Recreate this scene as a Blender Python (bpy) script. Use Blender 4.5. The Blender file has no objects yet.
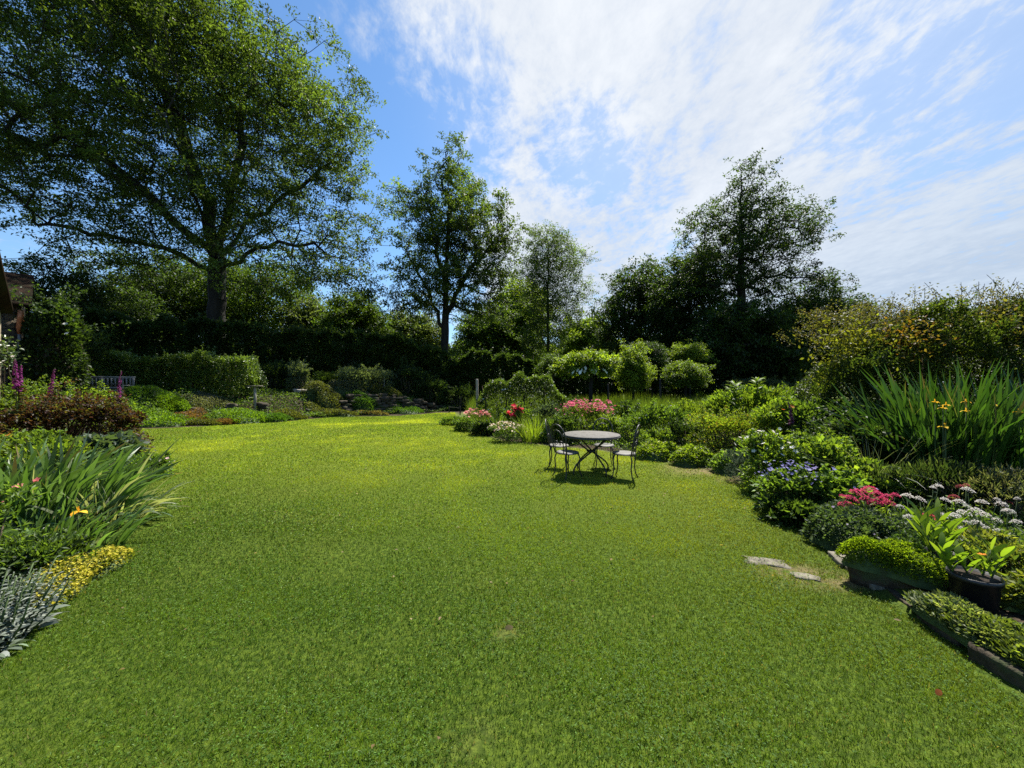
import bpy, bmesh, math
import numpy as np
from mathutils import Vector, noise as mnoise

scene = bpy.context.scene
COL = scene.collection
PI = math.pi
F, CX, CY, CAMH = 385.0, 512.0, 384.0, 1.65      # focal length in picture widths of 1024, used only to convert survey angles to metres

# ------------------------------------------------------------------ camera
cam_d = bpy.data.cameras.new('camera')
cam_d.sensor_width = 36.0
cam_d.lens = 36.0 * F / 1024.0
cam_d.clip_start = 0.05
cam_d.clip_end = 3000
cam = bpy.data.objects.new('camera', cam_d)
cam.location = (0, 0, CAMH)
cam.rotation_euler = (math.radians(90.0), 0, 0)
COL.objects.link(cam)
scene.camera = cam

# ------------------------------------------------------------------ light
SUN_ELEV, SUN_AZ = math.radians(60), math.radians(27)     # azimuth clockwise from +Y
sund = bpy.data.lights.new('sun', 'SUN')
sund.energy = 5.0
sund.angle = math.radians(0.53)
sund.color = (1.0, 0.955, 0.87)
sun = bpy.data.objects.new('sun', sund)
sdir = Vector((math.sin(SUN_AZ) * math.cos(SUN_ELEV), math.cos(SUN_AZ) * math.cos(SUN_ELEV), math.sin(SUN_ELEV)))
sun.rotation_euler = sdir.to_track_quat('Z', 'Y').to_euler()
sun.location = (0, 0, 60)
COL.objects.link(sun)

vs = scene.view_settings
scene.display_settings.display_device = 'sRGB'
vs.view_transform = 'Standard'
vs.look = 'None'
vs.exposure = 1.2
vs.gamma = 1.0
vs.use_curve_mapping = False
cy = scene.cycles
cy.max_bounces = 9
cy.diffuse_bounces = 6
cy.glossy_bounces = 2
cy.transmission_bounces = 7
cy.transparent_max_bounces = 4
cy.use_denoising = False
cy.caustics_reflective = False
cy.caustics_refractive = False


class NT:
    """small helper round a node tree"""
    def __init__(s, tree):
        s.t = tree

    def n(s, typ, _in=None, **props):
        nd = s.t.nodes.new(typ)
        for k, v in props.items():
            setattr(nd, k, v)
        for k, v in (_in or {}).items():
            sock = nd.inputs[k]
            if isinstance(v, bpy.types.NodeSocket):
                s.t.links.new(v, sock)
            else:
                sock.default_value = v
        return nd

    def math(s, op, a, b=None, c=None, clamp=False):
        nd = s.t.nodes.new('ShaderNodeMath')
        nd.operation = op
        nd.use_clamp = clamp
        for i, v in enumerate((a, b, c)):
            if v is None:
                continue
            if isinstance(v, bpy.types.NodeSocket):
                s.t.links.new(v, nd.inputs[i])
            else:
                nd.inputs[i].default_value = v
        return nd.outputs[0]

    def mixc(s, fac, a, b, blend='MIX'):
        nd = s.t.nodes.new('ShaderNodeMix')
        nd.data_type = 'RGBA'
        nd.blend_type = blend
        for sock, v in ((nd.inputs[0], fac), (nd.inputs[6], a), (nd.inputs[7], b)):
            if isinstance(v, bpy.types.NodeSocket):
                s.t.links.new(v, sock)
            else:
                sock.default_value = v
        return nd.outputs[2]

    def ramp(s, fac, lo, hi, a=0.0, b=1.0):
        nd = s.n('ShaderNodeMapRange', {0: fac, 1: lo, 2: hi, 3: a, 4: b}, interpolation_type='SMOOTHSTEP')
        return nd.outputs[0]

    def noise(s, vec, scale, detail=3, rough=0.55, dist=0.0):
        return s.n('ShaderNodeTexNoise', {'Vector': vec, 'Scale': scale, 'Detail': detail, 'Roughness': rough, 'Distortion': dist}).outputs['Fac']


def make_world():
    w = bpy.data.worlds.new('World')
    scene.world = w
    w.use_nodes = True
    t = NT(w.node_tree)
    w.node_tree.nodes.clear()
    sky = t.n('ShaderNodeTexSky', sky_type='NISHITA', sun_disc=False, sun_elevation=SUN_ELEV, sun_rotation=SUN_AZ,
              altitude=200, air_density=1.0, dust_density=0.35, ozone_density=2.5)
    geo = t.n('ShaderNodeTexCoord').outputs['Generated']
    sep = t.n('ShaderNodeSeparateXYZ', {0: geo})
    x, y, z = sep.outputs
    zz = t.math('ADD', t.math('MAXIMUM', z, 0.0), 0.10)
    u = t.math('DIVIDE', x, zz)
    v = t.math('DIVIDE', y, zz)
    flat = t.n('ShaderNodeCombineXYZ', {0: u, 1: v, 2: 0.0}).outputs[0]
    warp = t.n('ShaderNodeTexNoise', {'Vector': flat, 'Scale': 0.9, 'Detail': 2.0})
    flatw = t.n('ShaderNodeVectorMath', {0: flat, 1: t.n('ShaderNodeVectorMath', {0: warp.outputs['Color'], 'Scale': 0.22}, operation='SCALE').outputs[0]}, operation='ADD').outputs[0]
    # fine rippled altocumulus, long axis turned
    mp = t.n('ShaderNodeMapping', {'Vector': flatw, 'Rotation': (0, 0, math.radians(38)), 'Scale': (1.0, 0.68, 1)}).outputs[0]
    ripple = t.math('ADD', t.math('MULTIPLY', t.noise(mp, 8.0, 5, 0.65, 0.25), 0.55), t.math('MULTIPLY', t.noise(mp, 19.0, 5, 0.65, 0.25), 0.45))
    mp2 = t.n('ShaderNodeMapping', {'Vector': flatw, 'Rotation': (0, 0, math.radians(48)), 'Scale': (1.0, 0.38, 1), 'Location': (3.1, 1.7, 0)}).outputs[0]
    streak = t.noise(mp2, 2.2, 7, 0.6, 0.15)

    def blob(px, py, r0, r1):
        d = Vector(((px - CX) / F, 1.0, (CY - py) / F)).normalized()
        dot = t.n('ShaderNodeVectorMath', {0: geo, 1: d}, operation='DOT_PRODUCT').outputs['Value']
        return t.ramp(dot, math.cos(math.radians(r1)), math.cos(math.radians(r0)))
    big = t.math('MAXIMUM', blob(640, 10, 6, 36), t.math('MULTIPLY', blob(480, 40, 2, 20), 0.9))
    low = t.math('MULTIPLY', blob(570, 250, 3, 20), 0.95)
    rgt = t.math('MAXIMUM', t.math('MULTIPLY', blob(940, 200, 1, 32), 1.2), t.math('MULTIPLY', blob(810, 90, 1, 26), 1.1))
    hor = t.math('MULTIPLY', t.ramp(z, 0.32, 0.02), 0.62)
    gen = t.math('MAXIMUM', t.math('MAXIMUM', big, low), t.math('MAXIMUM', rgt, hor))
    # holes of blue
    hole = t.math('MAXIMUM', t.math('MULTIPLY', blob(430, 120, 1, 14), 0.62), t.math('MULTIPLY', blob(1000, 60, 3, 19), 0.55))
    hole = t.math('MAXIMUM', hole, t.math('MULTIPLY', blob(585, 150, 0, 9), 0.45))
    gen = t.math('SUBTRACT', gen, hole)
    gen = t.math('ADD', gen, 0.10)
    tex = t.math('ADD', t.math('MULTIPLY', ripple, 0.62), t.math('MULTIPLY', streak, 0.38))
    val = t.math('ADD', t.math('MULTIPLY', gen, 0.27), tex)
    mask = t.math('MAXIMUM', t.ramp(val, 0.54, 0.78), t.math('ADD', t.math('MULTIPLY', blob(830, 60, 4, 48), 0.5), t.math('MULTIPLY', t.ramp(z, 0.4, 0.0), 0.3)))
    glow = blob(640, -120, 2, 52)
    cloud = t.mixc(glow, (2.95, 3.35, 3.85, 1), (4.4, 4.53, 4.65, 1))
    shade = t.mixc(t.ramp(t.math('ADD', t.math('MULTIPLY', streak, .5), t.math('MULTIPLY', ripple, .5)), 0.38, 0.62), (0.80, 0.83, 0.88, 1), (1, 1, 1, 1))
    cloud = t.mixc(1.0, cloud, shade, 'MULTIPLY')
    skyc = t.mixc(1.0, sky.outputs[0], (0.60, 0.79, 0.90, 1), 'MULTIPLY')
    col = t.mixc(t.math('MULTIPLY', mask, 0.93), skyc, cloud)
    bg = t.n('ShaderNodeBackground', {'Color': col, 'Strength': 0.095})
    out = t.n('ShaderNodeOutputWorld', {0: bg.outputs[0]})


make_world()

# ------------------------------------------------------------------ materials
MATS = {}


def new_mat(name):
    m = bpy.data.materials.new(name)
    m.use_nodes = True
    m.node_tree.nodes.clear()
    MATS[name] = m
    return m, NT(m.node_tree)


def leaf_mat(name, trans=0.42, rough=0.5, spec=0.35, tint=(1.25, 1.25, 0.45)):
    m, t = new_mat(name)
    at = t.n('ShaderNodeAttribute', attribute_name='Col').outputs['Color']
    p = t.n('ShaderNodeBsdfPrincipled', {'Base Color': at, 'Roughness': rough, 'Specular IOR Level': spec})
    tc = t.mixc(1.0, at, tint + (1,), 'MULTIPLY')
    tr = t.n('ShaderNodeBsdfTranslucent', {'Color': tc})
    mx = t.n('ShaderNodeMixShader', {0: trans, 1: p.outputs[0], 2: tr.outputs[0]})
    t.n('ShaderNodeOutputMaterial', {0: mx.outputs[0]})
    return m


leaf_mat('leaf', 0.54, 0.5, 0.3, (1.35, 1.32, 0.4))
leaf_mat('leaf_glossy', 0.42, 0.36, 0.5)
leaf_mat('leaf_woolly', 0.25, 0.9, 0.1, (1.0, 1.05, 0.8))
leaf_mat('grass', 0.45, 0.6, 0.12, (1.3, 1.25, 0.35))
leaf_mat('petal', 0.4, 0.7, 0.2, (1.1, 1.0, 1.0))


def surf_mat(name, c1, c2, scale=6.0, rough=0.85, bump=0.3, bscale=None, spec=0.3, metal=0.0, extra=None, stretch=(1, 1, 1)):
    m, t = new_mat(name)
    ob = t.n('ShaderNodeTexCoord').outputs['Object']
    ob = t.n('ShaderNodeMapping', {'Vector': ob, 'Scale': stretch}).outputs[0]
    a = t.noise(ob, scale, 6, 0.65)
    b = t.noise(ob, scale * 5.3, 5, 0.6)
    f = t.ramp(t.math('ADD', t.math('MULTIPLY', a, 0.65), t.math('MULTIPLY', b, 0.35)), 0.36, 0.66)
    col = t.mixc(f, c1 + (1,), c2 + (1,))
    if extra:
        e = t.ramp(t.noise(ob, extra[1], 5, 0.6), extra[2], extra[2] + 0.1)
        col = t.mixc(e, col, extra[0] + (1,))
    bp = t.n('ShaderNodeBump', {'Strength': bump, 'Distance': 0.02, 'Height': t.noise(ob, bscale or scale * 7, 6, 0.65)})
    p = t.n('ShaderNodeBsdfPrincipled', {'Base Color': col, 'Roughness': rough, 'Specular IOR Level': spec, 'Metallic': metal, 'Normal': bp.outputs[0]})
    t.n('ShaderNodeOutputMaterial', {0: p.outputs[0]})
    return m


surf_mat('bark', (0.011, 0.010, 0.008), (0.034, 0.030, 0.024), 2.2, 0.95, 0.8, 9, stretch=(1, 1, 0.25), extra=((0.05, 0.07, 0.035), 1.3, 0.56))
surf_mat('stem', (0.035, 0.06, 0.015), (0.07, 0.11, 0.03), 9, 0.7, 0.1)
surf_mat('twig', (0.05, 0.035, 0.022), (0.1, 0.075, 0.05), 9, 0.9, 0.2)
surf_mat('stone', (0.16, 0.145, 0.12), (0.34, 0.31, 0.26), 3.5, 0.92, 0.6, 22, extra=((0.07, 0.085, 0.04), 2.4, 0.56))
surf_mat('dark_stone', (0.028, 0.022, 0.014), (0.080, 0.064, 0.042), 5, 0.95, 0.7, 30, extra=((0.05, 0.065, 0.025), 3.5, 0.55))
surf_mat('pale_stone', (0.09, 0.08, 0.058), (0.20, 0.18, 0.135), 6, 0.9, 0.5, 30, extra=((0.12, 0.11, 0.07), 4, 0.6))
surf_mat('iron', (0.012, 0.012, 0.013), (0.03, 0.028, 0.026), 20, 0.5, 0.15, 60, 0.5)
surf_mat('seat_metal', (0.09, 0.086, 0.074), (0.155, 0.148, 0.132), 18, 0.55, 0.15, 90, 0.4)
surf_mat('table_mosaic', (0.085, 0.078, 0.069), (0.15, 0.142, 0.126), 22, 0.8, 0.15, 90, 0.3, extra=((0.06, 0.055, 0.04), 7, 0.55))
surf_mat('black_plastic', (0.010, 0.010, 0.011), (0.018, 0.018, 0.018), 12, 0.42, 0.05, 60, 0.5)
surf_mat('potting_soil', (0.018, 0.013, 0.009), (0.05, 0.036, 0.025), 40, 0.98, 0.8, 90)
surf_mat('copper', (0.36, 0.12, 0.045), (0.55, 0.22, 0.09), 14, 0.5, 0.1, 40, 0.5, 0.4)
surf_mat('zinc', (0.11, 0.11, 0.11), (0.2, 0.2, 0.19), 9, 0.55, 0.1, 40, 0.5, 0.3)
surf_mat('grey_wood', (0.12, 0.12, 0.115), (0.23, 0.228, 0.22), 8, 0.85, 0.35, 50, stretch=(0.3, 1, 1))
surf_mat('post_wood', (0.20, 0.18, 0.14), (0.36, 0.33, 0.28), 9, 0.9, 0.35, 50, stretch=(1, 1, 0.25))


def wall_mat(name, c1, c2, mortar):
    m, t = new_mat(name)
    ob = t.n('ShaderNodeTexCoord').outputs['Object']
    w = t.n('ShaderNodeTexNoise', {'Vector': ob, 'Scale': 3.0, 'Detail': 2.0})
    ob2 = t.n('ShaderNodeVectorMath', {0: ob, 1: t.n('ShaderNodeVectorMath', {0: w.outputs['Color'], 'Scale': 0.18}, operation='SCALE').outputs[0]}, operation='ADD').outputs[0]
    mp = t.n('ShaderNodeMapping', {'Vector': ob2, 'Scale': (3.0, 3.0, 5.2)}).outputs[0]
    vo = t.n('ShaderNodeTexVoronoi', {'Vector': mp, 'Scale': 1.0}, feature='F1')
    ed = t.n('ShaderNodeTexVoronoi', {'Vector': mp, 'Scale': 1.0}, feature='DISTANCE_TO_EDGE').outputs['Distance']
    sc = t.n('ShaderNodeSeparateColor', {0: vo.outputs['Color']}).outputs[0]
    col = t.mixc(sc, c1 + (1,), c2 + (1,))
    col = t.mixc(t.ramp(t.noise(ob, 14, 5), 0.3, 0.75), col, (0.20, 0.15, 0.09, 1))
    joint = t.ramp(ed, 0.02, 0.09)
    col = t.mixc(joint, mortar + (1,), col)
    hgt = t.math('ADD', t.math('MULTIPLY', joint, 0.8), t.math('MULTIPLY', t.noise(ob, 22, 4), 0.4))
    bp = t.n('ShaderNodeBump', {'Strength': 0.8, 'Distance': 0.05, 'Height': hgt})
    p = t.n('ShaderNodeBsdfPrincipled', {'Base Color': col, 'Roughness': 0.92, 'Normal': bp.outputs[0]})
    t.n('ShaderNodeOutputMaterial', {0: p.outputs[0]})


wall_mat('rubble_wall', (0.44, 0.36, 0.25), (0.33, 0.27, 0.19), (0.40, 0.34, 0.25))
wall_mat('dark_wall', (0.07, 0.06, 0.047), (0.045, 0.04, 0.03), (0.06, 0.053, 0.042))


def roof_mat():
    m, t = new_mat('roof_tile')
    ob = t.n('ShaderNodeTexCoord').outputs['Object']
    br = t.n('ShaderNodeTexBrick', {'Vector': ob, 'Color1': (0.034, 0.022, 0.016, 1), 'Color2': (0.024, 0.017, 0.014, 1), 'Mortar': (0.02, 0.016, 0.013, 1), 'Scale': 4.0, 'Mortar Size': 0.02})
    col = t.mixc(t.ramp(t.noise(ob, 3.0, 5), 0.45, 0.7), br.outputs[0], (0.03, 0.032, 0.02, 1))
    bp = t.n('ShaderNodeBump', {'Strength': 0.6, 'Distance': 0.03, 'Height': br.outputs[1]})
    p = t.n('ShaderNodeBsdfPrincipled', {'Base Color': col, 'Roughness': 1.0, 'Specular IOR Level': 0.0, 'Normal': bp.outputs[0]})
    t.n('ShaderNodeOutputMaterial', {0: p.outputs[0]})


roof_mat()


def ground_mat():
    m, t = new_mat('ground')
    ob = t.n('ShaderNodeTexCoord').outputs['Object']
    at = t.n('ShaderNodeAttribute', attribute_name='Col').outputs['Color']
    s = t.n('ShaderNodeSeparateColor', {0: at})
    soil, lawn, worn = s.outputs[0], s.outputs[1], s.outputs[2]
    n1 = t.noise(ob, 0.55, 5, 0.6)
    n2 = t.noise(ob, 26, 5, 0.65)
    mead = t.mixc(t.ramp(n1, 0.35, 0.65), (0.05, 0.085, 0.018, 1), (0.10, 0.115, 0.03, 1))
    lc = t.mixc(t.ramp(n2, 0.35, 0.68), (0.03, 0.055, 0.006, 1), (0.085, 0.125, 0.012, 1))
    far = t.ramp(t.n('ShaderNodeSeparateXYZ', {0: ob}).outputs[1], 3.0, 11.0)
    lc = t.mixc(far, lc, (0.12, 0.155, 0.012, 1))  # far lawn ground brightened to go with the backlight painted into the blades
    lc = t.mixc(t.math('MULTIPLY', t.ramp(n1, 0.45, 0.7), 0.4), lc, (0.095, 0.11, 0.014, 1))
    so = t.mixc(t.ramp(n2, 0.3, 0.7), (0.022, 0.016, 0.010, 1), (0.075, 0.055, 0.036, 1))
    wo = t.mixc(t.ramp(n2, 0.3, 0.7), (0.10, 0.072, 0.036, 1), (0.21, 0.155, 0.085, 1))
    col = t.mixc(lawn, mead, lc)
    col = t.mixc(soil, col, so)
    col = t.mixc(t.math('MULTIPLY', worn, t.ramp(t.noise(ob, 9, 4), 0.3, 0.55)), col, wo)
    bp = t.n('ShaderNodeBump', {'Strength': 0.7, 'Distance': 0.03, 'Height': t.noise(ob, 45, 5, 0.7)})
    p = t.n('ShaderNodeBsdfPrincipled', {'Base Color': col, 'Roughness': 0.97, 'Specular IOR Level': 0.1, 'Normal': bp.outputs[0]})
    t.n('ShaderNodeOutputMaterial', {0: p.outputs[0]})


ground_mat()

# ------------------------------------------------------------------ mesh helpers


def raw_mesh(name, verts, polys, mat, parent=None, col=None, smooth=False):
    """polys: list of (k, array n*k of indices); col: per-vertex rgb"""
    me = bpy.data.meshes.new(name)
    verts = np.asarray(verts, np.float32)
    me.vertices.add(len(verts))
    me.vertices.foreach_set('co', verts.ravel())
    idx = np.concatenate([np.asarray(p, np.int32).ravel() for k, p in polys])
    tot = np.concatenate([np.full(np.asarray(p).size // k, k, np.int32) for k, p in polys])
    me.loops.add(len(idx))
    me.loops.foreach_set('vertex_index', idx)
    me.polygons.add(len(tot))
    me.polygons.foreach_set('loop_start', np.concatenate([[0], np.cumsum(tot)[:-1]]).astype(np.int32))
    me.polygons.foreach_set('loop_total', tot)
    if smooth:
        me.polygons.foreach_set('use_smooth', np.ones(len(tot), bool))
    if col is not None:
        a = me.attributes.new('Col', 'FLOAT_COLOR', 'POINT')
        c = np.ones((len(verts), 4), np.float32)
        c[:, :3] = col
        a.data.foreach_set('color', c.ravel())
    me.update(calc_edges=True)
    me.materials.append(MATS[mat])
    o = bpy.data.objects.new(name, me)
    COL.objects.link(o)
    if parent is not None:
        o.parent = parent
        o.matrix_parent_inverse.identity()
        base = parent_base(parent)
        if base is not None:
            me.vertices.foreach_set('co', (verts - np.asarray(base, np.float32)).ravel())
            me.update()
            BASE[o.name] = base
    return o


BASE = {}


def parent_base(p):
    return BASE.get(p.name)


def tag(o, label=None, cat=None, group=None, kind=None):
    if label:
        o['label'] = label
    if cat:
        o['category'] = cat
    if group:
        o['group'] = group
    if kind:
        o['kind'] = kind
    return o


def thing(name, label, cat, loc, group=None):
    """an Empty at the thing's base; parts are given in world coordinates and stored relative to it"""
    o = bpy.data.objects.new(name, None)
    COL.objects.link(o)
    o.location = loc
    o.empty_display_size = 0.1
    BASE[o.name] = tuple(loc)
    return tag(o, label, cat, group)


class Acc:
    """gathers vertices and faces of many pieces that make ONE mesh"""
    def __init__(s):
        s.v, s.p, s.c, s.nv = [], [], [], 0

    def add(s, v, faces, c=None):
        v = np.asarray(v, np.float32).reshape(-1, 3)
        for k, f in faces:
            s.p.append((k, np.asarray(f, np.int32) + s.nv))
        s.v.append(v)
        if c is not None:
            c = np.asarray(c, np.float32)
            if c.ndim == 1:
                c = np.tile(c, (len(v), 1))
            s.c.append(c)
        s.nv += len(v)
        return s

    def build(s, name, mat, parent=None, smooth=False):
        c = np.concatenate(s.c) if s.c else None
        return raw_mesh(name, np.concatenate(s.v), s.p, mat, parent, c, smooth)


def norm(a):
    return a / np.maximum(np.linalg.norm(a, axis=-1, keepdims=True), 1e-9)


def leaves(acc, pos, axis, up, L, W, col, fold=0.18, curl=0.12):
    """one rhombic leaf per row"""
    n = len(pos)
    axis = norm(axis)
    side = norm(np.cross(axis, up))
    nr = np.cross(side, axis)
    L = np.broadcast_to(np.asarray(L, float), (n,))[:, None]
    W = np.broadcast_to(np.asarray(W, float), (n,))[:, None]
    mid = pos + axis * L * 0.45
    v = np.empty((n, 4, 3))
    v[:, 0] = pos
    v[:, 1] = mid + side * W * 0.5 + nr * W * fold
    v[:, 2] = pos + axis * L - nr * L * curl
    v[:, 3] = mid - side * W * 0.5 + nr * W * fold
    f = np.arange(n * 4).reshape(n, 4)
    # two triangles folded along the midrib
    tri = np.concatenate([f[:, [0, 1, 2]], f[:, [0, 2, 3]]])
    acc.add(v, [(3, tri)], np.repeat(col, 4, axis=0))


def strips(acc, pos, d0, d1, L, W, col, segs=3, shape='blade', tipcol=None):
    """curved blades: start along d0, end along d1"""
    n = len(pos)
    d0, d1 = norm(d0), norm(d1)
    L = np.broadcast_to(np.asarray(L, float), (n,))[:, None]
    W = np.broadcast_to(np.asarray(W, float), (n,))
    rng = np.random.default_rng(n + segs)
    side = norm(np.cross(d0, np.array([0, 0, 1.0])) + rng.normal(0, .35, (n, 3)) + 1e-4)
    p = pos.copy()
    rows = []
    for i in range(segs + 1):
        t = i / segs
        if shape == 'blade':
            w = 1.0 - t ** 1.7
        elif shape == 'sword':
            w = (0.75 + 0.5 * t - 1.25 * t ** 3.2)
        else:                                   # oval
            w = max(0.12, math.sin(PI * min(1, t * 0.92 + 0.06)) ** 0.8)
        w = max(w, 0.0)
        rows.append((p.copy(), side * (W * w * 0.5)[:, None]))
        d = norm(d0 * (1 - (t + .5 / segs)) + d1 * (t + .5 / segs))
        p = p + d * L / segs
    v = np.empty((n, 2 * segs + 1, 3))
    for i in range(segs):
        v[:, 2 * i] = rows[i][0] - rows[i][1]
        v[:, 2 * i + 1] = rows[i][0] + rows[i][1]
    v[:, 2 * segs] = rows[segs][0]
    k = 2 * segs + 1
    b = (np.arange(n) * k)[:, None]
    quads = [b + np.array([2 * i, 2 * i + 1, 2 * i + 3, 2 * i + 2]) for i in range(segs - 1)]
    tris = b + np.array([2 * segs - 2, 2 * segs - 1, 2 * segs])
    faces = [(3, tris)]
    if quads:
        faces.append((4, np.concatenate(quads)))
    c = np.repeat(col[:, None, :], k, axis=1)
    if shape == 'sword':                          # dried tips on some of the leaves
        m = rng.random(n) < .07
        c[m, -1] = np.array([.20, .14, .06])
        m2 = m & (rng.random(n) < .4)
        c[m2, -3:] = np.array([.17, .13, .06])
        c *= np.exp(rng.normal(0, .06, (n, k, 1)))
    acc.add(v, faces, c.reshape(-1, 3))


def tubes(acc, a, b, ra, rb, sides=6, col=None):
    a, b = np.asarray(a, float), np.asarray(b, float)
    n = len(a)
    ra = np.broadcast_to(np.asarray(ra, float), (n,))
    rb = np.broadcast_to(np.asarray(rb, float), (n,))
    d = norm(b - a)
    ref = np.where(np.abs(d[:, 2:3]) > 0.9, np.array([[1.0, 0, 0]]), np.array([[0, 0, 1.0]]))
    s = norm(np.cross(d, ref))
    q = np.cross(d, s)
    an = np.arange(sides) * 2 * PI / sides
    ring = s[:, None] * np.cos(an)[None, :, None] + q[:, None] * np.sin(an)[None, :, None]
    v = np.concatenate([a[:, None] + ring * ra[:, None, None], b[:, None] + ring * rb[:, None, None]], 1)
    base = (np.arange(n) * 2 * sides)[:, None]
    faces = []
    for i in range(sides):
        j = (i + 1) % sides
        faces.append(base + np.array([i, j, sides + j, sides + i]))
    acc.add(v, [(4, np.concatenate(faces))], None if col is None else np.tile(col, (n * 2 * sides, 1)))


def rod(acc, pts, r, sides=8, closed=False, col=None):
    """one welded tube through pts (parallel transported), capped"""
    P = np.asarray(pts, float)
    n = len(P)
    R = np.broadcast_to(np.asarray(r, float), (n,))
    tg = np.empty_like(P)
    if closed:
        tg = norm(np.roll(P, -1, 0) - np.roll(P, 1, 0))
    else:
        tg[1:-1] = P[2:] - P[:-2]
        tg[0] = P[1] - P[0]
        tg[-1] = P[-1] - P[-2]
        tg = norm(tg)
    s = np.cross(tg[0], [0, 0, 1.0])
    if np.linalg.norm(s) < 0.1:
        s = np.cross(tg[0], [1.0, 0, 0])
    s = s / np.linalg.norm(s)
    V = []
    an = np.arange(sides) * 2 * PI / sides
    for i in range(n):
        s = s - tg[i] * np.dot(s, tg[i])
        s = s / np.linalg.norm(s)
        q = np.cross(tg[i], s)
        V.append(P[i] + R[i] * (np.cos(an)[:, None] * s + np.sin(an)[:, None] * q))
    V = np.concatenate(V)
    m = n if closed else n - 1
    f = []
    for i in range(m):
        k = (i + 1) % n
        for j in range(sides):
            l = (j + 1) % sides
            f.append((i * sides + j, i * sides + l, k * sides + l, k * sides + j))
    faces = [(4, np.array(f))]
    if not closed:
        faces.append((sides, np.array([list(range(sides))[::-1], [(n - 1) * sides + j for j in range(sides)]])))
    acc.add(V, faces, col)
    return acc


def lathe(acc, prof, center, n=32, col=None):
    """closed profile list of (r,z) revolved about the vertical through center"""
    an = np.arange(n) * 2 * PI / n
    V = []
    for r, z in prof:
        V.append(np.stack([center[0] + r * np.cos(an), center[1] + r * np.sin(an), np.full(n, center[2] + z)], 1))
    V = np.concatenate(V)
    f = []
    for i in range(len(prof) - 1):
        for j in range(n):
            l = (j + 1) % n
            f.append((i * n + j, i * n + l, (i + 1) * n + l, (i + 1) * n + j))
    faces = [(4, np.array(f))]
    caps = []
    if prof[0][0] > 1e-6:
        caps.append(list(range(n))[::-1])
    if prof[-1][0] > 1e-6:
        caps.append([(len(prof) - 1) * n + j for j in range(n)])
    if caps:
        faces.append((n, np.array(caps)))
    acc.add(V, faces, col)
    return acc


def box(acc, c, size, rz=0.0, col=None):
    x, y, z = [s / 2 for s in size]
    v = np.array([(-x, -y, -z), (x, -y, -z), (x, y, -z), (-x, y, -z), (-x, -y, z), (x, -y, z), (x, y, z), (-x, y, z)])
    R = np.array([[math.cos(rz), -math.sin(rz), 0], [math.sin(rz), math.cos(rz), 0], [0, 0, 1]])
    acc.add(v @ R.T + np.asarray(c), [(4, np.array([(3, 2, 1, 0), (4, 5, 6, 7), (0, 1, 5, 4), (1, 2, 6, 5), (2, 3, 7, 6), (3, 0, 4, 7)]))], col)
    return acc


def rock(acc, c, size, seed=0, rz=0.0, rough=0.16, cuts=5, boxy=0.72):
    """an irregular stone: a rounded block with noise"""
    n = cuts
    g = np.linspace(-1, 1, n)
    V, fc, key = [], [], {}

    def vid(p):
        k = tuple(np.round(p, 5))
        if k not in key:
            key[k] = len(V)
            V.append(p)
        return key[k]
    for ax in range(3):
        for sg in (-1, 1):
            for i in range(n - 1):
                for j in range(n - 1):
                    q = []
                    for (a, b) in ((i, j), (i + 1, j), (i + 1, j + 1), (i, j + 1)):
                        p = [0, 0, 0]
                        p[ax] = sg
                        p[(ax + 1) % 3] = g[a]
                        p[(ax + 2) % 3] = g[b]
                        q.append(vid(np.array(p, float)))
                    fc.append(q if sg > 0 else q[::-1])
    V = np.array(V)
    V = V * boxy + norm(V) * (1 - boxy) * 1.15
    out = []
    for p in V:
        nv = mnoise.noise_vector(Vector(p * 1.3) + Vector((seed * 3.7, seed * 1.9, seed * 7.1)))
        n2 = mnoise.noise_vector(Vector(p * 3.5) + Vector((seed * 1.7, seed * 4.9, seed * 2.1)))
        out.append(p + np.array(nv) * rough * 1.7 + np.array(n2) * rough * 0.5)
    V = np.array(out) * np.asarray(size) / 2
    R = np.array([[math.cos(rz), -math.sin(rz), 0], [math.sin(rz), math.cos(rz), 0], [0, 0, 1]])
    acc.add(V @ R.T + np.asarray(c), [(4, np.array(fc))])
    return acc


def G(px, py, z=0.0):
    """survey: the ground point seen at that angle"""
    d = F * (CAMH - z) / (py - CY)
    return np.array([(px - CX) / F * d, d, z])


def AT(px, py, d):
    return np.array([(px - CX) / F * d, d, CAMH + (CY - py) / F * d])


def pal(rng, n, cols, jit=0.22):
    cols = np.asarray(cols, float)
    i = rng.integers(0, len(cols), n)
    j = rng.integers(0, len(cols), n)
    t = rng.random((n, 1)) * 0.6
    c = cols[i] * (1 - t) + cols[j] * t
    return c * np.exp(rng.normal(0, jit, (n, 1)))


def unit(rng, n):
    return norm(rng.normal(0, 1, (n, 3)))


# ------------------------------------------------------------------ terrain
LAWN = [(-3.3, -8), (-3.0, 0.2), tuple(G(0, 694)[:2]), tuple(G(62, 606)[:2]), tuple(G(118, 556)[:2]), tuple(G(165, 514)[:2]), tuple(G(152, 470)[:2]),
        tuple(G(132, 442)[:2]), tuple(G(120, 430)[:2]), tuple(G(200, 427)[:2]), tuple(G(285, 422)[:2]), tuple(G(330, 417.5)[:2]), tuple(G(400, 416)[:2]),
        tuple(G(440, 413)[:2]), tuple(G(455, 412.5)[:2]), tuple(G(457, 426)[:2]), tuple(G(475, 433)[:2]), tuple(G(500, 441)[:2]), tuple(G(545, 446)[:2]),
        tuple(G(600, 451)[:2]), tuple(G(650, 461)[:2]), tuple(G(700, 469)[:2]), tuple(G(742, 481)[:2]), tuple(G(766, 502)[:2]),
        tuple(G(800, 528)[:2]), tuple(G(846, 570)[:2]), tuple(G(892, 604)[:2]), tuple(G(955, 652)[:2]), tuple(G(1012, 698)[:2]), (3.0, 0.4), (3.3, -8)]
LAWN = np.array(LAWN)
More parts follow.
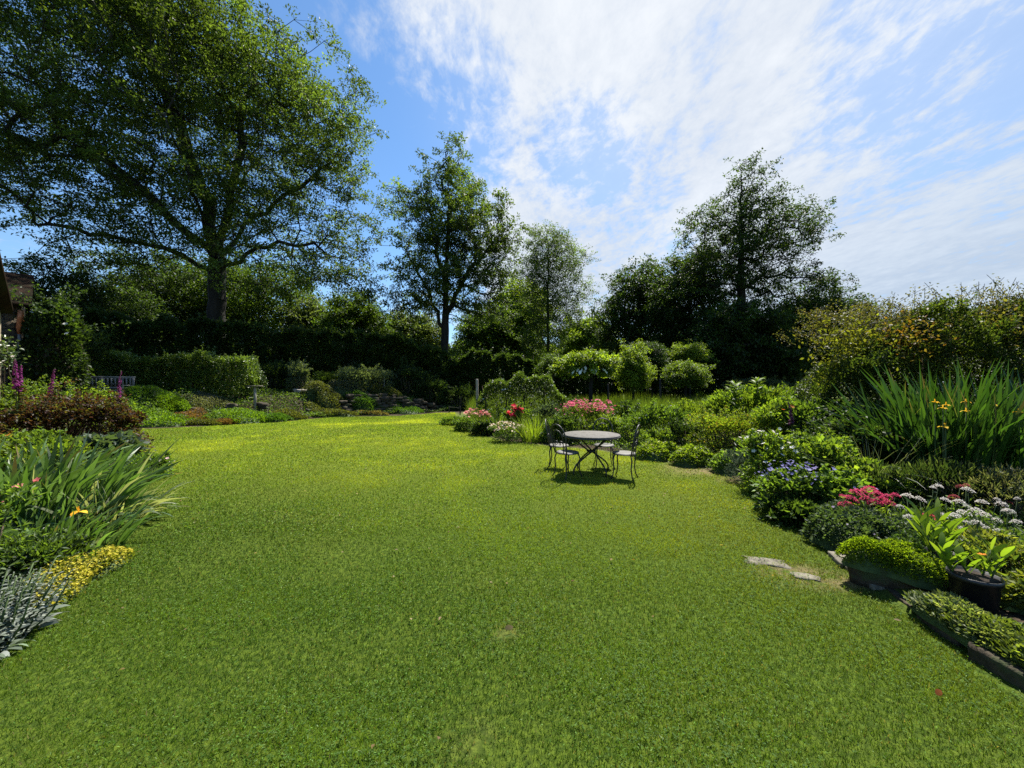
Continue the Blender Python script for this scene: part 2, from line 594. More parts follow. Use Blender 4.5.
LAWN[:6, 0] -= np.array([0, .3, .38, .34, .34, .34])
LAWN[-6:-1, 0] += np.array([.03, .06, .07, .07, .05])


def inside(poly, x, y):
    r = np.zeros(np.shape(x), bool)
    j = len(poly) - 1
    for i in range(len(poly)):
        xi, yi = poly[i]
        xj, yj = poly[j]
        c = ((yi > y) != (yj > y)) & (x < (xj - xi) * (y - yi) / (yj - yi + 1e-12) + xi)
        r ^= c
        j = i
    return r


def edge_dist(poly, x, y):
    d = np.full(np.shape(x), 1e9)
    for i in range(len(poly)):
        a, b = np.array(poly[i - 1]), np.array(poly[i])
        ab = b - a
        t = np.clip(((x - a[0]) * ab[0] + (y - a[1]) * ab[1]) / (ab @ ab), 0, 1)
        d = np.minimum(d, np.hypot(x - a[0] - t * ab[0], y - a[1] - t * ab[1]))
    return d


def sst(t):
    t = np.clip(t, 0, 1)
    return t * t * (3 - 2 * t)


def ground_z(x, y):
    x, y = np.asarray(x, float), np.asarray(y, float)
    front = np.interp(x, [-40, -19, -16.2, -15.0, -13.8, -10.6, -9.4, -8, -5.8, -4.4], [8, 10.5, 12.2, 14.0, 15.0, 17.2, 19.6, 20.6, 21.6, 23.5])
    wid = np.interp(x, [-16, -14, -10.6, -9, -6, -4], [3.2, 4.2, 3.6, 2.2, 1.4, 4.0])
    hgt = np.interp(x, [-16, -11, -7.6, -5, -3.4], [1.15, 1.05, 1.0, 0.45, 0.12])
    z = hgt * sst((y - front) / wid)
    # the near right-hand bed stands on a low stone edge
    ex = np.interp(y, [-8, 0.4, 2.05, 2.37, 2.9, 3.4, 4.5], [3.3, 3.0, 2.70, 2.75, 2.87, 3.02, 3.6])
    z = z + 0.13 * sst((x - ex - 0.02) / 0.16) * sst((3.6 - y) / 0.7) * (x < 12) * (x > 0)
    # gentle mounding of the far beds and the meadow
    z = z + 0.10 * sst((x - 4.2) / 1.5) * sst((y - 4) / 2.0)
    return z


def gz(x, y):
    return float(ground_z(x, y))


WORN = [(G(712, 472), 0.75, 0.30), (G(741, 481), 0.35, 0.3), (G(690, 467), 0.5, 0.2), (G(505, 634), 0.07, 0.06), 
        (G(482, 748), 0.06, 0.06), (G(790, 570), 0.28, 0.09), (G(860, 585), 0.5, 0.10)]


def worn_at(x, y):
    w = np.zeros(np.shape(x))
    for c, a, b in WORN:
        w = np.maximum(w, np.exp(-(((x - c[0]) / a) ** 2 + ((y - c[1]) / b) ** 2)))
    return w


def make_ground():
    def axis(lo, hi, st, far):
        a = np.arange(lo, hi + 1e-6, st)
        k = np.array([2, 5, 10, 20, 45, 90, 180, 350])
        return np.concatenate([lo - k[::-1] * far, a, hi + k * far])
    xs = axis(-26, 24, 0.2, 2.0)
    ys = axis(-4, 34, 0.2, 2.0)
    X, Y = np.meshgrid(xs, ys)
    Z = ground_z(X, Y)
    lawn = inside(LAWN, X, Y)
    ed = edge_dist(LAWN, X, Y)
    lw = np.where(lawn, 1.0, np.clip(1 - ed / 0.15, 0, 1))
    bed = (~lawn) & (Y < 18) & (np.abs(X) < 16)
    soil = np.where(bed, np.clip((ed - 0.05) / 0.2, 0, 1), 0.0)
    soil = np.maximum(soil, np.where(~lawn & (X < -3) & (Y < 26), np.clip((ed - 0.05) / 0.2, 0, 1), 0))
    col = np.stack([soil, lw, worn_at(X, Y)], -1).reshape(-1, 3)
    ny, nx = X.shape
    i = np.arange(nx * ny).reshape(ny, nx)
    q = np.stack([i[:-1, :-1], i[:-1, 1:], i[1:, 1:], i[1:, :-1]], -1).reshape(-1, 4)
    o = raw_mesh('ground', np.stack([X, Y, Z], -1).reshape(-1, 3), [(4, q)], 'ground', None, col, True)
    tag(o, kind='structure')


make_ground()


def vnoise(x, y, s, seed=0.0):
    return np.array([mnoise.noise(Vector((a * s + seed, b * s - seed, seed))) for a, b in zip(x, y)])


STONES = []          # flat stones that lie in the lawn: (centre, half sizes), no grass grows through them


def make_lawn():
    rng = np.random.default_rng(7)
    acc = Acc()
    bands = [(1.55, 2.3, 17000, 0.027, 0.0030), (2.3, 3.2, 12500, 0.028, 0.0036), (3.2, 4.6, 7500, 0.029, 0.0047), (4.6, 7, 3600, 0.031, 0.007), (7, 11, 1900, 0.035, 0.011), (11, 24.5, 800, 0.042, 0.019)]
    # lumpy low-frequency variation sampled on a coarse grid, then looked up
    gx, gy = np.meshgrid(np.arange(-16, 7, 0.25), np.arange(0, 26, 0.25))
    g1 = vnoise(gx.ravel(), gy.ravel(), 0.35, 3.1).reshape(gx.shape)
    g2 = vnoise(gx.ravel(), gy.ravel(), 1.6, 9.4).reshape(gx.shape)

    def look(g, x, y):
        i = np.clip(((y - 0) / 0.25), 0, g.shape[0] - 1.01)
        j = np.clip(((x + 16) / 0.25), 0, g.shape[1] - 1.01)
        i0, j0 = i.astype(int), j.astype(int)
        fi, fj = i - i0, j - j0
        return (g[i0, j0] * (1 - fi) * (1 - fj) + g[i0 + 1, j0] * fi * (1 - fj) + g[i0, j0 + 1] * (1 - fi) * fj + g[i0 + 1, j0 + 1] * fi * fj)
    for y0, y1, dens, h, w in bands:
        half = 1.42 * y1 + 0.2
        ya, yb = y0 * .85, y1 * 1.17
        half = 1.42 * yb + 0.2
        n = int(dens * 2 * half * (yb - ya))
        x = rng.uniform(-half, half, n)
        y = rng.uniform(ya, yb, n)
        yj = y * np.exp(rng.normal(0, .06, n))
        k = (np.abs(x) < 1.42 * y + 0.2) & (yj >= y0) & (yj < y1) & inside(LAWN, x, y)
        x, y = x[k], y[k]
        a, b = look(g1, x, y), look(g2, x, y)
        wn = worn_at(x, y)
        keep = rng.random(len(x)) > np.clip(wn * 1.15 - 0.1, 0, 0.93)
        keep &= rng.random(len(x)) < np.clip(0.92 + b * 0.35, 0.4, 1)
        for c, sx, sy in STONES:
            keep &= ((x - c[0]) / sx) ** 2 + ((y - c[1]) / sy) ** 2 > 0.72
        x, y, a, b, wn = x[keep], y[keep], a[keep], b[keep], wn[keep]
        n = len(x)
        pos = np.stack([x, y, np.zeros(n)], 1)
        d0 = np.stack([rng.normal(0, .38, n), rng.normal(0, .38, n), np.ones(n)], 1)
        d1 = np.stack([rng.normal(0, .8, n), rng.normal(0, .8, n), rng.uniform(.25, 1.0, n)], 1)
        L = h * rng.uniform(.6, 1.35, n) * (1 + 0.55 * b)
        c = pal(rng, n, [(0.086, 0.152, 0.016), (0.112, 0.172, 0.018), (0.138, 0.190, 0.022), (0.056, 0.112, 0.013), (0.19, 0.235, 0.045)], 0.28)
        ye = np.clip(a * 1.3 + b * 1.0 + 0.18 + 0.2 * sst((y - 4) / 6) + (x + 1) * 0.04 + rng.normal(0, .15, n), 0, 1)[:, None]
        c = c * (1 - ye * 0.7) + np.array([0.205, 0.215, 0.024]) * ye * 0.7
        backlight_grade = (0.70 + 0.82 * sst((y - 2.4) / 7.0) + 0.22 * sst((y - 9) / 8.0) - 0.10 * sst((-x - 1.0) / 3.0) * (y < 6))[:, None]      # backlight and lens falloff painted into the blades: near darker, far brighter
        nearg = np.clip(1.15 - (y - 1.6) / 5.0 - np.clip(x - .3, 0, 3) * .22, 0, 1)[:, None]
        c = c * (1 - nearg) + c * np.array([.62, .92, .8]) * nearg  # near blades also tinted deeper green, part of the painted light grading
        c = c * backlight_grade * np.exp(np.clip(a * .55 + b * .7, -.5, .5))[:, None]
        straw = (rng.random(n) < 0.03 + 0.4 * wn)
        c[straw] = np.array([0.26, 0.21, 0.09]) * rng.uniform(.6, 1.1, (straw.sum(), 1))
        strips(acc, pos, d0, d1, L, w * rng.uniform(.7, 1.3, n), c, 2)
    # short cut tips and creeping leaves that catch the light
    for y0, y1, dens, l, w in ((1.5, 2.6, 3200, .013, .0045), (2.6, 4.2, 1700, .017, .006), (4.2, 7.5, 600, .026, .010), (7.5, 14, 170, .04, .018)):
        half = 1.42 * y1
        n = int(dens * 2 * half * (y1 - y0))
        x, y = rng.uniform(-half, half, n), rng.uniform(y0, y1, n)
        k = inside(LAWN, x, y) & (np.abs(x) < 1.42 * y + .2) & (worn_at(x, y) < .35) & (rng.random(n) < np.clip(.55 + look(g2, x, y) * 1.2 - look(g1, x, y) * .5, .1, 1))
        x, y = x[k], y[k]
        n = len(x)
        near = np.clip(1.15 - (y - 1.6) / 5.0, 0, 1)[:, None]  # tips get the same painted darkening near the camera
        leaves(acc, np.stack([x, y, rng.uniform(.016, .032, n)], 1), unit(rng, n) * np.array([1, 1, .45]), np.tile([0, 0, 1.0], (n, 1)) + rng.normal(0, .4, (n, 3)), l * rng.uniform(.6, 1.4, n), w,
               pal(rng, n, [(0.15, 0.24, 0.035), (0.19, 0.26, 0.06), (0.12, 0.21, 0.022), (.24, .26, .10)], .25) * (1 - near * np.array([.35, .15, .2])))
    # clover and plantain leaves low in the sward
    for y0, y1, dens, s in ((1.55, 3.2, 620, 0.0095), (3.2, 5.5, 220, 0.012)):
        half = 1.42 * y1
        n = int(dens * 2 * half * (y1 - y0))
        x, y = rng.uniform(-half, half, n), rng.uniform(y0, y1, n)
        k = inside(LAWN, x, y) & (rng.random(n) < np.clip(0.35 + look(g2, x, y) * 1.8, 0.02, 1)) & (worn_at(x, y) < .4)
        x, y = x[k], y[k]
        n = len(x)
        ang = rng.uniform(0, 2 * PI, n)
        for t in range(3):
            an = ang + t * 2 * PI / 3
            ax = np.stack([np.cos(an), np.sin(an), np.full(n, .15)], 1)
            up = np.tile([0, 0, 1.0], (n, 1)) + rng.normal(0, .25, (n, 3))
            leaves(acc, np.stack([x, y, np.full(n, .028) + rng.uniform(-.008, .008, n)], 1), ax, up, s * rng.uniform(.8, 1.2, n), s * .95,
                   pal(rng, n, [(0.05, 0.105, 0.014), (0.062, 0.12, 0.02)], .15))
    n = 150
    x, y = rng.uniform(-5, 4, n), rng.uniform(1.7, 9, n)
    k = inside(LAWN, x, y)
    x, y = x[k], y[k]
    n = len(x)
    leaves(acc, np.stack([x, y, np.full(n, .03)], 1), unit(rng, n) * np.array([1, 1, .2]), np.tile([0, 0, 1.0], (n, 1)) + rng.normal(0, .3, (n, 3)), rng.uniform(.015, .045, n), .02, pal(rng, n, [(.22, .15, .07), (.30, .24, .13), (.16, .10, .05)], .2))
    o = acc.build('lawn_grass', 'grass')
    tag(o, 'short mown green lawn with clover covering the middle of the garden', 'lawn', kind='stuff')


# ------------------------------------------------------------------ trees


def in_lobes(rng, lobes, n, shell=0.45):
    lob = np.array(lobes, float)
    vol = lob[:, 3] * lob[:, 4] * lob[:, 5]
    i = rng.choice(len(lob), n, p=vol / vol.sum())
    r = rng.random(n) ** shell
    return lob[i, :3] + unit(rng, n) * r[:, None] * lob[i, 3:6]


def LB(px, py, d, rpx, rpz=None, ry=None):
    s = d / F
    rz = (rpz or rpx) * s
    c = AT(px, py, d)
    return (c[0], c[1], c[2], rpx * s, ry if ry else (rpx * s + rz) / 2, rz)


def grow_tree(name, label, base, trunk_r, fork, top, lobes, nclump, nleaf, leaf, clump, cols, seed=1, jit=0.12, cat='tree', group=None,
              mat='leaf', shell=0.5, aspect=0.55, lean=(0, 0), flat=0.65, droop=0.0, seg=0.8, twig=0.012, mind=0.5, upb=0.12, bark='bark', down=0.6, clump_jit=0.2, limbs=()):
    """trunk > limbs > twigs grown towards clump points spread through the crown; leaves sit round those points"""
    rng = np.random.default_rng(seed)
    bx, by, bz = base
    t = thing(name, label, cat, base, group)
    pts = in_lobes(rng, lobes, nclump * 2, shell)
    pts = pts[pts[:, 2] > bz + 0.25]
    keep = []
    cell = {}
    for p in pts:                                # thin out points that crowd each other
        k = tuple((p // mind).astype(int))
        if cell.get(k, 0) < 1:
            cell[k] = cell.get(k, 0) + 1
            keep.append(p)
        if len(keep) >= nclump:
            break
    pts = np.array(keep)
    P, par, tr = [np.array([bx, by, bz - 0.15])], [-1], [True]
    nt = max(3, int((top - bz) / 0.7))
    for i in range(1, nt + 1):
        h = bz + (top - bz) * i / nt
        f = (h - bz) / max(top - bz, .1)
        P.append(np.array([bx + lean[0] * f + rng.normal(0, .05) * f, by + lean[1] * f + rng.normal(0, .05) * f, h]))
        par.append(i - 1)
        tr.append(True)
    plen = [0.0]
    for i in range(1, len(P)):
        plen.append(0.0 if P[i][2] <= fork else plen[-1] + 0.15)
    ok0 = [p[2] >= fork for p in P]
    for lm in limbs:                              # main limbs leave the trunk where they do in life
        cand = [i for i in range(nt + 1)]
        q0 = np.array(lm[0])
        j = min(cand, key=lambda i: abs(P[i][2] - q0[2]))
        ctrlp = [P[j]] + [np.array(q) for q in lm[1:]]
        prev = j
        for s0, s1 in zip(ctrlp[:-1], ctrlp[1:]):
            k = max(1, int(np.linalg.norm(s1 - s0) / .8))
            for s in range(1, k + 1):
                P.append(s0 + (s1 - s0) * s / k + rng.normal(0, .12, 3))
                par.append(prev)
                tr.append(False)
                plen.append(plen[prev] + .25)
                ok0.append(True)
                prev = len(P) - 1
    order = np.argsort(np.hypot(pts[:, 0] - bx, pts[:, 1] - by) + 0.5 * np.abs(pts[:, 2] - fork))
    MAXN = len(P) + len(pts) * 14
    A = np.full((MAXN, 3), 1e6)
    PL = np.zeros(MAXN)
    n = len(P)
    for i in range(n):
        if ok0[i]:
            A[i] = P[i]
        PL[i] = plen[i]
    tips = []
    for oi in order:
        p = pts[oi]
        dv = A[:n] - p
        d = np.sqrt((dv ** 2).sum(1))
        cost = d + 0.22 * PL[:n] + down * np.maximum(0, dv[:, 2])
        j = int(np.argmin(cost))
        dist = d[j]
        a = P[j]
        di = P[j] - P[par[j]] if par[j] >= 0 else np.array([0, 0, 1.0])
        di = di / (np.linalg.norm(di) + 1e-6)
        ctrl = a + di * dist * 0.33 + np.array([0, 0, upb * dist]) if not tr[j] else a + (p - a) * 0.4 + np.array([0, 0, upb * dist])
        k = max(1, min(12, int(round(dist / seg))))
        prev = j
        for s in range(1, k + 1):
            u = s / k
            q = (1 - u) ** 2 * a + 2 * u * (1 - u) * ctrl + u * u * p
            if s < k:
                q = q + rng.normal(0, 0.045 * min(dist, 3.0), 3)
            P.append(q)
            par.append(prev)
            tr.append(False)
            A[n] = q
            PL[n] = PL[prev] + dist / k
            prev = n
            n += 1
        tips.append(prev)
    P = np.array(P)
    par = np.array(par)
    w = np.zeros(n)
    w[tips] = 1
    for i in range(n - 1, 0, -1):
        w[par[i]] += w[i]
    r = trunk_r * (np.maximum(w, 1) / w[0]) ** 0.5
    r = np.maximum(r, twig)
    hfrac = np.clip((P[:, 2] - bz) / max(fork - bz, .3), 0, 1)
    trm = np.array(tr)
    r[trm] *= 1 - 0.12 * hfrac[trm] + 0.45 * np.exp(-np.maximum(P[trm, 2] - bz, 0) / (trunk_r * 1.2))
    wood = Acc()
    idx = np.arange(1, n)
    thick = r[idx] > 0.06
    for sel, sides in ((thick, 9), (~thick, 5)):
        ii = idx[sel]
        if len(ii):
            rb = r[ii]
            ra = np.where(trm[ii], r[par[ii]], np.minimum(r[par[ii]], rb * 1.35))
            tubes(wood, P[par[ii]], P[ii] + (P[ii] - P[par[ii]]) * 0.06, ra, rb, sides)
    # twigs and leaves of each clump
    T = P[tips]
    m = len(T)
    nsub = 4
    sub = np.repeat(T, nsub, 0) + rng.normal(0, clump * 0.75, (m * nsub, 3)) * np.array([1, 1, flat])
    tubes(wood, np.repeat(T, nsub, 0), sub, twig * 0.8, twig * 0.4, 3)
    per = max(1, nleaf // (m * nsub))
    c = np.repeat(sub, per, 0)
    k = len(c)
    off = unit(rng, k) * (rng.random((k, 1)) ** 0.5) * clump * 0.62 * np.array([1, 1, flat])
    pos = c + off
    ax = norm(off) * 0.7 + unit(rng, k) * 0.8 + np.array([0, 0, -droop])
    up = np.array([0, 0, 1.0]) * 1.5 + unit(rng, k) * .8
    L = leaf * rng.uniform(0.65, 1.3, k)
    bright = np.repeat(np.exp(rng.normal(0, clump_jit, m)), nsub * per)[:, None]
    col = pal(rng, k, cols, jit) * bright
    lv = Acc()
    leaves(lv, pos, ax, up, L, L * aspect, col)
    wood.build('trunk', bark, t, True)
    lv.build('crown', mat, t)
    return t


def bush(name, label, c, rad, n, leaf, cols, seed=1, cat='shrub', group=None, mat='leaf', aspect=0.5, lumps=9, flat_top=False, upright=0.3, jit=0.2,
         flowers=None, stems=True, lumpr=0.45, z0=None, sprays=None, parts_name='foliage'):
    """an uneven mound of leaves round lumps, on a few stems; flowers = (name, colours, count, size)"""
    rng = np.random.default_rng(seed)
    cx, cyy = c[0], c[1]
    bz = gz(cx, cyy) if z0 is None else z0
    t = thing(name, label, cat, (cx, cyy, bz), group)
    rx, ry, h = rad
    leaf = leaf * rng.uniform(.8, 1.3)
    aspect = aspect * rng.uniform(.7, 1.35)
    upright = upright + rng.uniform(-.2, .5)
    if sprays is None:
        sprays = int(rng.integers(5, 9) + lumps * .9)
    th = rng.uniform(0, 2 * PI, lumps)
    rr = np.sqrt(rng.random(lumps)) * 0.72
    lx, ly = cx + rx * rr * np.cos(th), cyy + ry * rr * np.sin(th)
    topz = h * (np.sqrt(np.clip(1 - rr ** 2, 0, 1)) * 0.45 + 0.38) * rng.uniform(0.85, 1.1, lumps)
    if flat_top:
        topz = np.full(lumps, h * 0.72)
    lz = bz + topz * 0.86
    lr = lumpr * rng.uniform(0.5, 1.4, lumps)
    st = Acc()
    if stems:
        for i in range(lumps):
            b = np.array([cx + rng.normal(0, rx * .12), cyy + rng.normal(0, ry * .12), bz - .03])
            e = np.array([lx[i], ly[i], lz[i]])
            mid = (b + e) / 2 + rng.normal(0, .08 * h, 3)
            rod(st, [b, mid, e], [0.02 * h + .004, 0.014 * h + .003, .004], 5)
        st.build('stem', 'twig', t, True)
    i = rng.integers(0, lumps, n)
    u = unit(rng, n)
    u[:, 2] = np.where(u[:, 2] < -0.25, -u[:, 2], u[:, 2])
    r = 1 - 0.55 * rng.random(n) ** 1.6
    pos = np.stack([lx[i] + u[:, 0] * lr[i] * rx * r, ly[i] + u[:, 1] * lr[i] * ry * r, lz[i] + u[:, 2] * lr[i] * h * 0.55 * r], 1)
    # skirt that carries the mound down to the ground
    k = int(n * 0.38)
    a = rng.uniform(0, 2 * PI, k)
    q = np.sqrt(rng.uniform(0.25, 1, k)) * rng.uniform(.8, 1.05, k)
    pos[:k] = np.stack([cx + rx * .92 * q * np.cos(a), cyy + ry * .92 * q * np.sin(a), bz + h * 0.62 * rng.random(k) ** 0.8 * np.sqrt(np.clip(1.1 - q ** 2 * .75, 0.1, 1))], 1)
    pos[:, 2] = np.maximum(pos[:, 2], bz + 0.01)
    out = norm(pos - np.array([cx, cyy, bz + h * .35]))
    ax = out * 0.8 + unit(rng, n) * 0.8 + np.array([0, 0, upright])
    L = leaf * rng.uniform(.6, 1.3, n)
    lv = Acc()
    clj = np.exp(rng.normal(0, .13, lumps))[i][:, None]
    leaves(lv, pos, ax, np.array([0, 0, 1.0]) + unit(rng, n) * .8, L, L * aspect, pal(rng, n, cols, jit) * clj)
    if sprays:                                    # thin arching shoots above the mound
        for s in range(sprays):
            i0 = rng.integers(0, lumps)
            b = np.array([lx[i0] + rng.normal(0, .3 * rx * lumpr), ly[i0] + rng.normal(0, .3 * ry * lumpr), lz[i0] + .2 * h * lumpr])
            e = b + np.array([rng.normal(0, .26), rng.normal(0, .26), rng.uniform(.12, .62)]) * h * .6
            m = (b + e) / 2 + np.array([0, 0, .05 * h])
            tt = np.linspace(0, 1, 22)[:, None]
            pp = (1 - tt) ** 2 * b + 2 * tt * (1 - tt) * m + tt ** 2 * e
            tubes(lv, pp[:-1], pp[1:], .005, .003, 3, np.array([.05, .07, .025]))
            pl = np.repeat(pp[4:], 3, 0) + rng.normal(0, .015 * h, (54, 3))
            leaves(lv, pl, unit(rng, 54) + np.array([0, 0, .3]), unit(rng, 54) + np.array([0, 0, .8]), leaf * .8, leaf * .8 * aspect, pal(rng, 54, cols, jit) * 1.1)
    lv.build(parts_name, mat, t)
    if flowers:
        fn, fc, cnt, fs = flowers[:4]
        fz = flowers[4] if len(flowers) > 4 else 0.0
        top = pos[k:][pos[k:, 2] > bz + h * 0.45]
        ii = rng.integers(0, len(top), cnt)
        fp = top[ii] + out[k:][pos[k:, 2] > bz + h * 0.45][ii] * 0.07 + np.array([0, 0, fz + .02])
        put_flowers(t, rng, fp, fs, fc)
    return t


def put_flowers(t, rng, fp, fs, fc):
    """up to a hundred blooms are parts of their own; a haze of more is one mass"""
    if len(fp) <= 100:
        for p in fp:
            fa = Acc()
            flower_dots(fa, rng, p[None], fs, fc)
            fa.build('flower', 'petal', t)
    else:
        fa = Acc()
        flower_dots(fa, rng, fp, fs, fc)
        tag(fa.build('flowers', 'petal', t), kind='stuff')


def flower_dots(acc, rng, fp, size, cols, petals=5):
    n = len(fp)
    up = norm(np.stack([rng.normal(0, .5, n), rng.normal(-.35, .5, n), np.ones(n)], 1))
    a = norm(np.cross(up, unit(rng, n)))
    b = np.cross(up, a)
    col = pal(rng, n, cols, .12)
    s = size * rng.uniform(.7, 1.25, n)
    for i in range(petals):
        an = 2 * PI * i / petals
        ax = a * math.cos(an) + b * math.sin(an) + up * 0.35
        leaves(acc, fp, ax, up, s * .5, s * .42, col * np.exp(rng.normal(0, .06, (n, 1))), 0.05, 0.1)


def hedge(name, label, path, width, h, n, leaf, cols, seed, zfun=None, cat='hedge', mat='leaf_glossy', rag=0.12, flowers=None, aspect=0.5, group=None, h2=None, jit=.2):
    rng = np.random.default_rng(seed)
    path = np.array(path, float)
    sl = np.hypot(*np.diff(path, axis=0).T)
    cum = np.concatenate([[0], np.cumsum(sl)])
    c0 = path[len(path) // 2]
    t = thing(name, label, cat, (path[0][0], path[0][1], gz(*path[0])), group)
    s = rng.uniform(0, cum[-1], n)
    x = np.interp(s, cum, path[:, 0])
    y = np.interp(s, cum, path[:, 1])
    i = np.clip(np.searchsorted(cum, s) - 1, 0, len(sl) - 1)
    tg = np.diff(path, axis=0)[i] / sl[i][:, None]
    nx, ny = -tg[:, 1], tg[:, 0]
    hh = np.interp(s, cum, np.linspace(h, h2 if h2 else h, len(cum)))
    lump = np.array([mnoise.noise(Vector((v * .55, seed, 0))) for v in s]) * rag * 1.6 + np.array([mnoise.noise(Vector((v * 2.1, seed + 5, 0))) for v in s]) * rag
    hh = (hh + lump) * (.55 + .45 * sst(np.minimum(s, cum[-1] - s) / (.25 * h + .2)))
    # choose a face of the box
    f = rng.random(n)
    depth = 0.22 * rng.random(n) ** 1.5
    ww = width / 2
    off = rng.uniform(-ww, ww, n)
    zf = rng.random(n)
    topf = f < 0.38
    front = (f >= 0.38) & (f < 0.8)
    back = f >= 0.8
    off = np.where(front, -ww + depth + np.abs(rng.normal(0, .03, n)), off)
    off = np.where(back, ww - depth, off)
    z = np.where(topf, hh - depth + np.minimum(np.abs(rng.normal(0, .05, n)), .12), zf * hh)
    off = off + np.array([mnoise.noise(Vector((a * 1.3, b * 1.3, seed))) for a, b in zip(s, z)]) * rag
    ends = rng.random(n) < 0.05
    px, py = x + nx * off, y + ny * off
    bz = ground_z(px, py)
    pos = np.stack([px, py, bz + np.maximum(z, .02)], 1)
    od = np.stack([nx * np.sign(off), ny * np.sign(off), np.where(topf, 1.5, .25)], 1)
    ax = norm(od) * .8 + unit(rng, n) * .75 + np.array([0, 0, .35])
    lv = Acc()
    L = leaf * rng.uniform(.6, 1.3, n)
    leaves(lv, pos, ax, np.array([0, 0, 1.]) + unit(rng, n) * .8, L, L * aspect, pal(rng, n, cols, jit))
    m = int(cum[-1] * 16)                         # loose new shoots standing out of the clipped faces
    ii = rng.choice(np.where(topf | front)[0], m)
    dr = norm(od[ii] * .5 + rng.normal(0, .35, (m, 3)) + np.array([0, 0, .8]))
    ln = rng.uniform(.06, .17, m) * (h + 1.0)
    u = np.linspace(0, 1, 9)
    sp = (pos[ii][:, None] + dr[:, None] * (ln[:, None] * u)[..., None]).reshape(-1, 3)
    tubes(lv, pos[ii], pos[ii] + dr * ln[:, None], .004, .002, 3, np.array([.05, .06, .03]))
    leaves(lv, sp + rng.normal(0, .012, sp.shape), unit(rng, len(sp)) + np.repeat(dr, 9, 0) * .6, np.array([0, 0, 1.]) + unit(rng, len(sp)) * .8, leaf * .8, leaf * .8 * aspect, pal(rng, len(sp), cols, jit) * 1.08)
    st = Acc()
    for v in np.arange(0.3, cum[-1], 0.8):
        a, b = np.interp(v, cum, path[:, 0]), np.interp(v, cum, path[:, 1])
        z0 = gz(a, b)
        rod(st, [(a, b, z0 - .05), (a + rng.normal(0, .06), b + rng.normal(0, .06), z0 + h * .5), (a + rng.normal(0, .12), b + rng.normal(0, .12), z0 + h * .85)], [.045, .03, .01], 6)
    st.build('stem', 'twig', t, True)
    lv.build('foliage', mat, t)
    if flowers:
        fn, fc, cnt, fs = flowers
        cand = np.where(front | topf)[0]
        ii = rng.choice(cand, cnt)
        nv = np.stack([-nx[ii] * .0 + od[ii, 0], od[ii, 1], od[ii, 2] * .5], 1)
        put_flowers(t, rng, pos[ii] + norm(nv) * .06, fs, fc)
    return t


def swords(name, label, c, rad, n, L, W, cols, seed, cat='iris', lean=(0, 0), spread=0.35, droop=0.5, group=None, mat='leaf_glossy', shape='sword', pale=0.0,
           flowers=None, part='foliage', segs=6, z0=None):
    rng = np.random.default_rng(seed)
    bz = gz(c[0], c[1]) if z0 is None else z0
    t = thing(name, label, cat, (c[0], c[1], bz), group)
    a = rng.uniform(0, 2 * PI, n)
    q = np.sqrt(rng.random(n))
    pos = np.stack([c[0] + rad[0] * q * np.cos(a), c[1] + rad[1] * q * np.sin(a), np.zeros(n)], 1)
    pos[:, 2] = (ground_z(pos[:, 0], pos[:, 1]) if z0 is None else z0) - 0.01
    o = np.stack([np.cos(a) * q, np.sin(a) * q, np.zeros(n)], 1)
    d0 = np.array([lean[0] * .5, lean[1] * .5, 1.0]) + o * spread * .6 + rng.normal(0, .10, (n, 3))
    dr = droop * rng.random(n) ** 2 * 2.2
    d1 = np.array([lean[0], lean[1], 1.0]) + o * spread * 1.8 + rng.normal(0, .22, (n, 3))
    hd = norm(np.stack([d1[:, 0] + rng.normal(0, .2, n), d1[:, 1] + rng.normal(0, .2, n), np.zeros(n)], 1))
    d1 = d1 + hd * dr[:, None] - np.array([0, 0, 1.0]) * dr[:, None] * 1.1
    ll = L * rng.uniform(.6, 1.1, n)
    col = pal(rng, n, cols, .16)
    if pale:
        k = rng.random(n) < pale
        col[k] = np.array([0.28, 0.31, 0.19]) * rng.uniform(.7, 1.3, (k.sum(), 1))
    acc = Acc()
    strips(acc, pos, d0, d1, ll, W * rng.uniform(.7, 1.2, n), col, segs, shape)
    acc.build(part, mat, t)
    if flowers:
        for (fx, fy, fz, fs, fcols) in flowers:
            iris_flower(t, rng, (fx, fy, fz), fs, fcols, bz)
    return t


def iris_flower(t, rng, p, s, cols, bz):
    acc = Acc()
    p = np.array(p, float)
    for k in range(3):
        an = k * 2 * PI / 3 + rng.uniform(0, 1)
        d = np.array([[math.cos(an), math.sin(an), .5]])
        strips(acc, p[None], d, np.array([[math.cos(an), math.sin(an), -1.6]]), s, s * .55, pal(rng, 1, cols, .1), 4, 'oval')
        strips(acc, p[None], np.array([[math.cos(an + 1) * .3, math.sin(an + 1) * .3, 1]]), np.array([[0, 0, 1.0]]), s * .7, s * .35, pal(rng, 1, cols, .1), 3, 'oval')
    f = acc.build('flower', 'petal', t)
    st = Acc()
    rod(st, [(p[0] + rng.normal(0, .05), p[1] + rng.normal(0, .05), bz), (p[0], p[1], (p[2] + bz) / 2), tuple(p)], [.006, .005, .004], 5)
    st.build('flower_stem', 'stem', t, True)


# ------------------------------------------------------------------ buildings


def quad_prism(acc, pts, thick):
    """a flat slab with thickness downwards along its normal"""
    p = np.array(pts, float)
    n = np.cross(p[1] - p[0], p[2] - p[0])
    n = n / np.linalg.norm(n)
    q = p - n * thick
    k = len(p)
    v = np.concatenate([p, q])
    f4 = [(i, i + k, (i + 1) % k + k, (i + 1) % k) for i in range(k)]
    acc.add(v, [(k, np.array([list(range(k)), [i + k for i in range(k)][::-1]])), (4, np.array(f4))])


